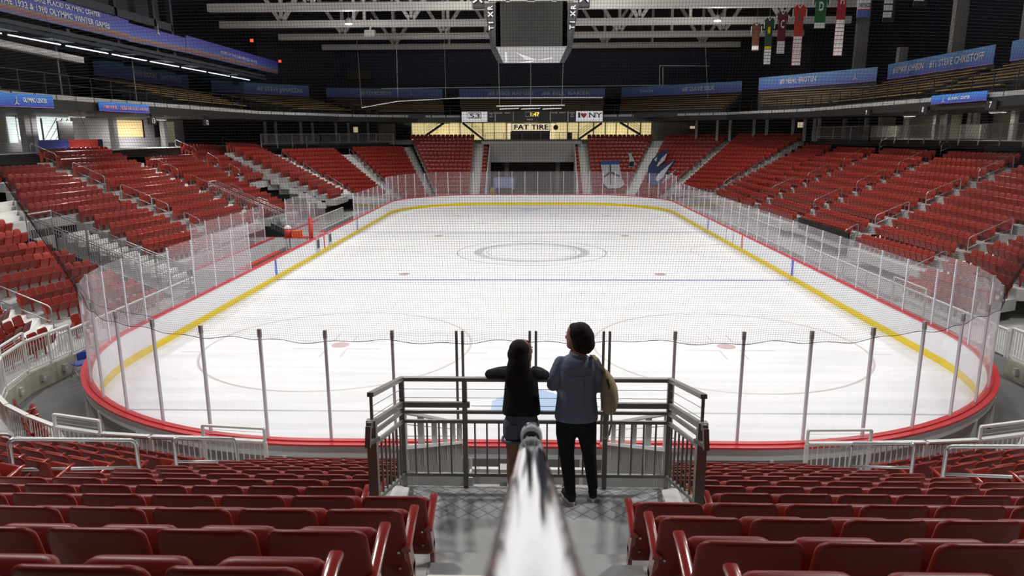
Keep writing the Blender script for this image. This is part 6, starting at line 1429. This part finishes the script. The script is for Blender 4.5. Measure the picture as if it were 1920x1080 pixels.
def head(mb, c, yaw, s=1.0):
    """skull, jaw, nose, lips, ears; the face looks along yaw (0 = +Y)"""
    c = Vector(c); f = Vector((-math.sin(yaw), math.cos(yaw), 0)); x = Vector((f.y, -f.x, 0)); P = lambda a, b, z: c + x * a * s + f * b * s + Vector((0, 0, z * s))
    R = [(-0.115, 0.030, 0.025, 0.055), (-0.10, 0.045, 0.045, 0.045), (-0.075, 0.056, 0.065, 0.028), (-0.04, 0.066, 0.083, 0.012), (0.0, 0.073, 0.093, 0.0), (0.04, 0.076, 0.097, -0.004), (0.075, 0.070, 0.088, -0.006), (0.10, 0.052, 0.068, -0.008), (0.118, 0.022, 0.03, -0.01)]
    mb.loft([[P(rx * math.cos(2 * PI * j / 18), oy + ry * math.sin(2 * PI * j / 18), z) for j in range(18)] for z, rx, ry, oy in R])
    mb.loft([[P(w * math.cos(2 * PI * j / 8), y + w * 0.8 * math.sin(2 * PI * j / 8), z) for j in range(8)] for z, w, y in ((0.022, 0.008, 0.085), (0.0, 0.011, 0.096), (-0.022, 0.016, 0.104), (-0.034, 0.010, 0.094))])
    for z, y in ((-0.052, 0.091), (-0.064, 0.088)): mb.loft([[P(t, y - abs(t) * 0.25 + 0.007 * math.cos(2 * PI * j / 6), z + 0.006 * math.sin(2 * PI * j / 6)) for j in range(6)] for t in (-0.022, 0, 0.022)])
    ball(mb, P(0, 0.078, -0.092), 0.020 * s)
    for a in (-1, 1): mb.loft([[P(a * 0.074 + a * 0.006 * math.cos(2 * PI * j / 8), -0.005 + 0.020 * k * math.sin(2 * PI * j / 8) - 0.005, 0.01 + zz) for j in range(8)] for zz, k in ((-0.03, 0.4), (-0.01, 0.9), (0.015, 1), (0.03, 0.5))])
    limb(mb, [P(0, -0.02, -0.06), P(0, -0.03, -0.17)], [0.052 * s, 0.056 * s], 14)
    return P
def eyes(P, par, s):
    for a in (-1, 1):
        b = MB(); ball(b, P(a * 0.031, 0.082, 0.012), 0.010 * s); b.build('eye', 'shoewhite', par, True)
        b = MB(); ball(b, P(a * 0.031, 0.0895, 0.012), 0.0045 * s); b.build('iris', 'hair', par, True)
        b = MB(); b.tube([P(a * 0.045, 0.083, 0.033), P(a * 0.03, 0.092, 0.038), P(a * 0.016, 0.093, 0.034)], 0.003 * s, 6); b.build('eyebrow', 'hair', par, True)
def shoe(par, x, y, yaw=0.0, z=0.0):
    g = MB(); c, s_ = math.cos(yaw), math.sin(yaw); T = lambda a, b, h: (x + a * c - b * s_, y + a * s_ + b * c, z + h)
    def ringy(h, k): return [T((0.043 if b < 0.1 else 0.047) * k * sx * (1 - max(0, (b - 0.13) / 0.11) ** 2 * 0.75) * (0.80 if b < -0.06 else 1), b * k + 0.05 * (1 - k), h) for sx, b in [(math.cos(t), 0.055 + 0.135 * math.sin(t)) for t in [2 * PI * j / 24 for j in range(24)]]]
    g.loft([ringy(0.0, 1.0), ringy(0.032, 1.02), ringy(0.036, 0.97)]); g.build('shoe_sole', 'shoewhite', par, True)
    g = MB(); g.loft([ringy(0.03, 0.95), ringy(0.06, 0.90), ringy(0.075, 0.72)]); limb(g, [T(0, -0.03, 0.05), T(0, -0.03, 0.10)], [0.04, 0.042]); soft(g, 'shoe_upper', 'shoeblack', par, 0.009, 2)

# --- the woman
Wm = empty('person', (0.37, -8.15, PZ)); tag(Wm, 'woman in light denim jacket and black trousers standing at the platform rail', 'person')
b = MB(); P = head(b, (-0.005, 0.0, 1.575), math.radians(68), 1.0)
limb(b, [(0.0, -0.005, 1.30), (0.0, 0.0, 1.46)], [0.07, 0.055])
b.loft([ell((0, 0, z), rx, ry, 20) for z, rx, ry in ((0.80, 0.15, 0.10), (0.95, 0.14, 0.10), (1.10, 0.13, 0.09), (1.30, 0.15, 0.09), (1.40, 0.09, 0.06))])
limb(b, [(-0.145, 0.0, 1.325), (-0.205, 0.04, 1.13), (-0.12, 0.24, 1.15)], [0.045, 0.038, 0.026]); hand(b, (-0.12, 0.25, 1.155), (0.4, 1, 0.1), (0, 0, 1), 0.95)
limb(b, [(0.145, 0.0, 1.325), (0.215, 0.03, 1.12), (0.12, 0.24, 1.14)], [0.045, 0.038, 0.026]); hand(b, (0.12, 0.25, 1.15), (-0.4, 1, 0.1), (0, 0, 1), 0.95)
for pts in (((-0.09, 0, 0.85), (-0.068, 0.015, 0.48), (-0.045, -0.05, 0.08)), ((0.09, 0, 0.85), (0.125, 0.02, 0.48), (0.165, 0.02, 0.08))): limb(b, pts, (0.085, 0.05, 0.034))
soft(b, 'body', 'skin', Wm, 0.009, 2); eyes(P, Wm, 1.0)
b = MB(); hc = Vector((0.010, -0.008, 1.60)); f = Vector((-math.sin(math.radians(68)), math.cos(math.radians(68)), 0)); bk = -f
for c, r, sx, sy, sz in ((hc + bk * 0.014 + Vector((0, 0, 0.012)), 0.102, 1.02, 0.98, 0.96), (hc + bk * 0.035 + Vector((0, 0, -0.03)), 0.108, 0.98, 0.98, 1.05), (hc + bk * 0.045 + Vector((0.0, 0, -0.085)), 0.104, 1.0, 1.0, 0.85), (hc + bk * 0.055 + Vector((0, -0.01, -0.125)), 0.066, 1.05, 1.05, 0.75), (hc + f * 0.04 + Vector((0, 0, 0.065)), 0.050, 1.0, 1.2, 0.6), (hc + bk * 0.09 + Vector((0, 0.0, -0.10)), 0.045, 1, 1, 0.9)): ball(b, c, r, sx, sy, sz, 14)
o = soft(b, 'bob_hair', 'hair', Wm, 0.010, 2)
b = MB()
b.loft([ell((dx, dy, z), rx, ry, 24, 0, 0.5) for z, rx, ry, dx, dy in ((0.805, 0.196, 0.135, 0.0, 0.0), (0.87, 0.194, 0.132, 0.0, 0), (0.98, 0.180, 0.122, 0, 0), (1.10, 0.172, 0.115, 0, 0), (1.22, 0.176, 0.115, 0, 0), (1.32, 0.170, 0.108, 0, -0.005), (1.375, 0.135, 0.088, 0, -0.005), (1.40, 0.085, 0.068, 0, 0), (1.425, 0.062, 0.06, 0, 0))])
limb(b, [(-0.145, -0.005, 1.335), (-0.185, 0.0, 1.23), (-0.212, 0.03, 1.115), (-0.17, 0.13, 1.105), (-0.13, 0.22, 1.14)], [0.062, 0.063, 0.058, 0.050, 0.042])
limb(b, [(0.145, -0.005, 1.335), (0.185, 0.0, 1.23), (0.205, 0.03, 1.10), (0.17, 0.13, 1.10), (0.13, 0.22, 1.13)], [0.062, 0.063, 0.058, 0.050, 0.042])
J = soft(b, 'denim_jacket', 'denim', Wm, 0.011, 2)
b = MB(); b.tube([(0.058 * math.cos(t), 0.056 * math.sin(t) - 0.005, 1.425 + 0.012 * math.sin(t)) for t in [2 * PI * k / 16 for k in range(16)]], 0.015, 8, True); b.build('collar', 'denim', J, True)
b = MB(); b.tube([(-0.155, -0.083, 1.27), (-0.08, -0.117, 1.245), (0, -0.118, 1.24), (0.08, -0.117, 1.245), (0.155, -0.083, 1.27)], 0.002, 5)
for x in (-0.055, 0.055): b.tube([(x, -0.116, 1.245), (x * 1.15, -0.124, 1.05), (x * 1.3, -0.135, 0.84)], 0.002, 5)
b.build('back_seam', 'denim', J, True)
b = MB(); b.loft([ell((0, 0, z), rx, ry, 20) for z, rx, ry in ((0.72, 0.165, 0.12), (0.80, 0.178, 0.125), (0.90, 0.165, 0.115))])
limb(b, [(-0.088, 0.0, 0.78), (-0.092, 0.0, 0.66), (-0.082, 0.01, 0.46), (-0.062, -0.02, 0.27), (-0.047, -0.05, 0.115)], [0.098, 0.092, 0.070, 0.060, 0.050], 14)
limb(b, [(0.088, 0.0, 0.78), (0.098, 0.0, 0.66), (0.125, 0.02, 0.46), (0.148, 0.02, 0.27), (0.165, 0.02, 0.125)], [0.098, 0.090, 0.066, 0.055, 0.047], 14)
soft(b, 'black_trousers', 'blackcloth', Wm, 0.010, 2)
shoe(Wm, -0.045, -0.04, 0.35); shoe(Wm, 0.165, 0.03, -0.05)
Bg = empty('shoulder_bag', (0.66, -8.17, PZ + 0.88)); tag(Bg, 'beige canvas shoulder bag with open top and dangling strap hanging from the woman\'s shoulder', 'bag')
b = MB(); b.loft([ell((dx, dy, z), rx, ry, 18, 0, 0.6) for z, rx, ry, dx, dy in ((0.0, 0.045, 0.10, 0.0, 0.03), (0.03, 0.066, 0.13, 0.0, 0.03), (0.12, 0.080, 0.145, 0.004, 0.03), (0.22, 0.075, 0.13, -0.002, 0.03), (0.30, 0.058, 0.105, -0.018, 0.03), (0.35, 0.038, 0.075, -0.034, 0.03), (0.385, 0.020, 0.05, -0.05, 0.03))]); k = soft(b, 'bag_body', 'beigecloth', Bg, 0.010, 2)
b = MB(); b.loft([ell((-0.035 + dx, -0.062, z), 0.010, 0.03, 10) for z, dx in ((0.20, 0.03), (0.26, 0.022), (0.33, 0.008))]); b.build('bag_opening', 'shoeblack', Bg, True)
b = MB(); b.tube([(-0.012, -0.09, 0.17), (0.0, -0.10, 0.14), (0.006, -0.10, 0.09)], 0.012, 6); b.build('front_tie', 'beigecloth', Bg, True)
b = MB(); sp_ = [(-0.045, 0.0, 0.36), (-0.085, -0.055, 0.46), (-0.125, -0.065, 0.505), (-0.155, -0.03, 0.535), (-0.165, 0.03, 0.52), (-0.13, 0.09, 0.46), (-0.07, 0.10, 0.36)]
for i in range(len(sp_) - 1): b.bar(sp_[i], sp_[i + 1], 0.035, 0.008)
b.build('shoulder_strap', 'beigecloth', Bg)
b = MB(); dp = [(-0.05, -0.05, 0.03), (-0.075, -0.055, -0.06), (-0.07, -0.055, -0.17), (-0.035, -0.055, -0.245), (0.0, -0.055, -0.20), (0.018, -0.055, -0.08), (0.012, -0.05, 0.02)]
for i in range(len(dp) - 1): b.bar(dp[i], dp[i + 1], 0.018, 0.006)
b.build('loose_strap', 'beigecloth', Bg)
# --- the girl, leaning on the rail
Gm = empty('person', (-0.125, -8.10, PZ)); tag(Gm, 'girl with long dark hair in black top leaning on the platform rail', 'person')
b = MB(); P = head(b, (0.01, 0.065, 1.40), math.radians(-62), 0.94)
limb(b, [(0.0, 0.03, 1.15), (0.005, 0.055, 1.30)], [0.055, 0.045])
b.loft([ell((0, dy, z), rx, ry, 20) for z, rx, ry, dy in ((0.70, 0.135, 0.09, -0.01), (0.85, 0.115, 0.08, 0.0), (1.0, 0.11, 0.075, 0.02), (1.15, 0.12, 0.075, 0.035), (1.24, 0.07, 0.05, 0.045))])
for s_ in (-1, 1):
    limb(b, [(s_ * 0.11, 0.03, 1.185), (s_ * (0.29 if s_ < 0 else 0.22), 0.17, 1.135), (s_ * 0.10, 0.29, 1.15)], [0.036, 0.032, 0.022]); hand(b, (s_ * 0.10, 0.29, 1.155), (-s_ * 1.0, 0.25, 0.05), (0, 0, 1), 0.85)
limb(b, [(-0.075, -0.02, 0.74), (-0.085, 0.0, 0.43), (-0.088, -0.03, 0.24), (-0.08, -0.06, 0.07)], [0.082, 0.054, 0.050, 0.032], 14)
limb(b, [(0.070, -0.02, 0.74), (0.045, 0.01, 0.43), (0.020, 0.0, 0.24), (0.0, -0.01, 0.07)], [0.080, 0.053, 0.049, 0.032], 14)
soft(b, 'body', 'skin2', Gm, 0.009, 2); eyes(P, Gm, 0.94)
b = MB(); hc = Vector((0.0, 0.055, 1.415)); f = Vector((math.sin(math.radians(62)), math.cos(math.radians(62)), 0)); bk = -f
for c, r, sx, sy, sz in ((hc + bk * 0.022 + Vector((0, 0, 0.010)), 0.095, 1.0, 1.0, 0.98), (hc + bk * 0.042 + Vector((0, 0, -0.035)), 0.092, 1, 1, 1.0), (hc + f * 0.035 + Vector((0, 0, 0.058)), 0.046, 1, 1.1, 0.7)): ball(b, c, r, sx, sy, sz, 14)
b.loft([ell((x, y, z), rx, ry, 16) for z, rx, ry, x, y in ((1.40, 0.085, 0.08, -0.02, 0.03), (1.32, 0.098, 0.075, -0.025, 0.0), (1.24, 0.108, 0.062, -0.035, -0.025), (1.16, 0.105, 0.045, -0.045, -0.045), (1.09, 0.080, 0.030, -0.05, -0.052), (1.05, 0.045, 0.018, -0.05, -0.055))])
b.loft([ell((x, y, z), rx, ry, 12) for z, rx, ry, x, y in ((1.36, 0.02, 0.03, 0.030, 0.02), (1.28, 0.025, 0.03, 0.042, 0.0), (1.20, 0.022, 0.025, 0.050, -0.015), (1.15, 0.010, 0.012, 0.05, -0.02))])
soft(b, 'long_hair', 'hair', Gm, 0.009, 2)
b = MB(); b.loft([ell((0.0, dy, z), rx, ry, 22, 0, 0.5) for z, rx, ry, dy in ((0.84, 0.175, 0.11, -0.01), (0.90, 0.172, 0.108, -0.008), (1.0, 0.160, 0.10, 0.0), (1.10, 0.152, 0.095, 0.015), (1.18, 0.142, 0.085, 0.025), (1.235, 0.105, 0.07, 0.035), (1.265, 0.06, 0.05, 0.045))])
limb(b, [(-0.115, 0.03, 1.195), (-0.20, 0.09, 1.18), (-0.295, 0.17, 1.145), (-0.22, 0.24, 1.15), (-0.13, 0.285, 1.155)], [0.056, 0.054, 0.047, 0.042, 0.035])
limb(b, [(0.115, 0.03, 1.195), (0.17, 0.10, 1.17), (0.215, 0.17, 1.14), (0.17, 0.24, 1.15), (0.12, 0.285, 1.155)], [0.056, 0.054, 0.047, 0.042, 0.035])
soft(b, 'black_top', 'blackcloth', Gm, 0.010, 2)
b = MB(); b.loft([ell((0, -0.015, z), rx, ry, 20) for z, rx, ry in ((0.70, 0.155, 0.115), (0.78, 0.150, 0.108), (0.88, 0.135, 0.095))])
limb(b, [(-0.078, -0.015, 0.74), (-0.085, -0.012, 0.635)], [0.092, 0.086], 16); limb(b, [(0.075, -0.015, 0.74), (0.072, -0.012, 0.635)], [0.092, 0.086], 16)
S_ = soft(b, 'denim_shorts', 'shorts', Gm, 0.009, 2)
for x in (-0.086, 0.073): b = MB(); b.tube([(x + 0.087 * math.cos(t), -0.012 + 0.087 * math.sin(t), 0.585 + 0.006 * math.sin(3 * t)) for t in [2 * PI * k / 18 for k in range(18)]], 0.014, 8, True); b.build('rolled_cuff', 'shorts', S_, True)
for x in (-0.085, 0.085): b = MB(); b.quad((x - 0.045, -0.135, 0.67), (x + 0.045, -0.135, 0.67), (x + 0.045, -0.126, 0.765), (x - 0.045, -0.126, 0.765), 0.006); b.build('back_pocket', 'shorts', S_)
shoe(Gm, -0.08, -0.05, 0.1); shoe(Gm, 0.0, 0.0, -0.1)
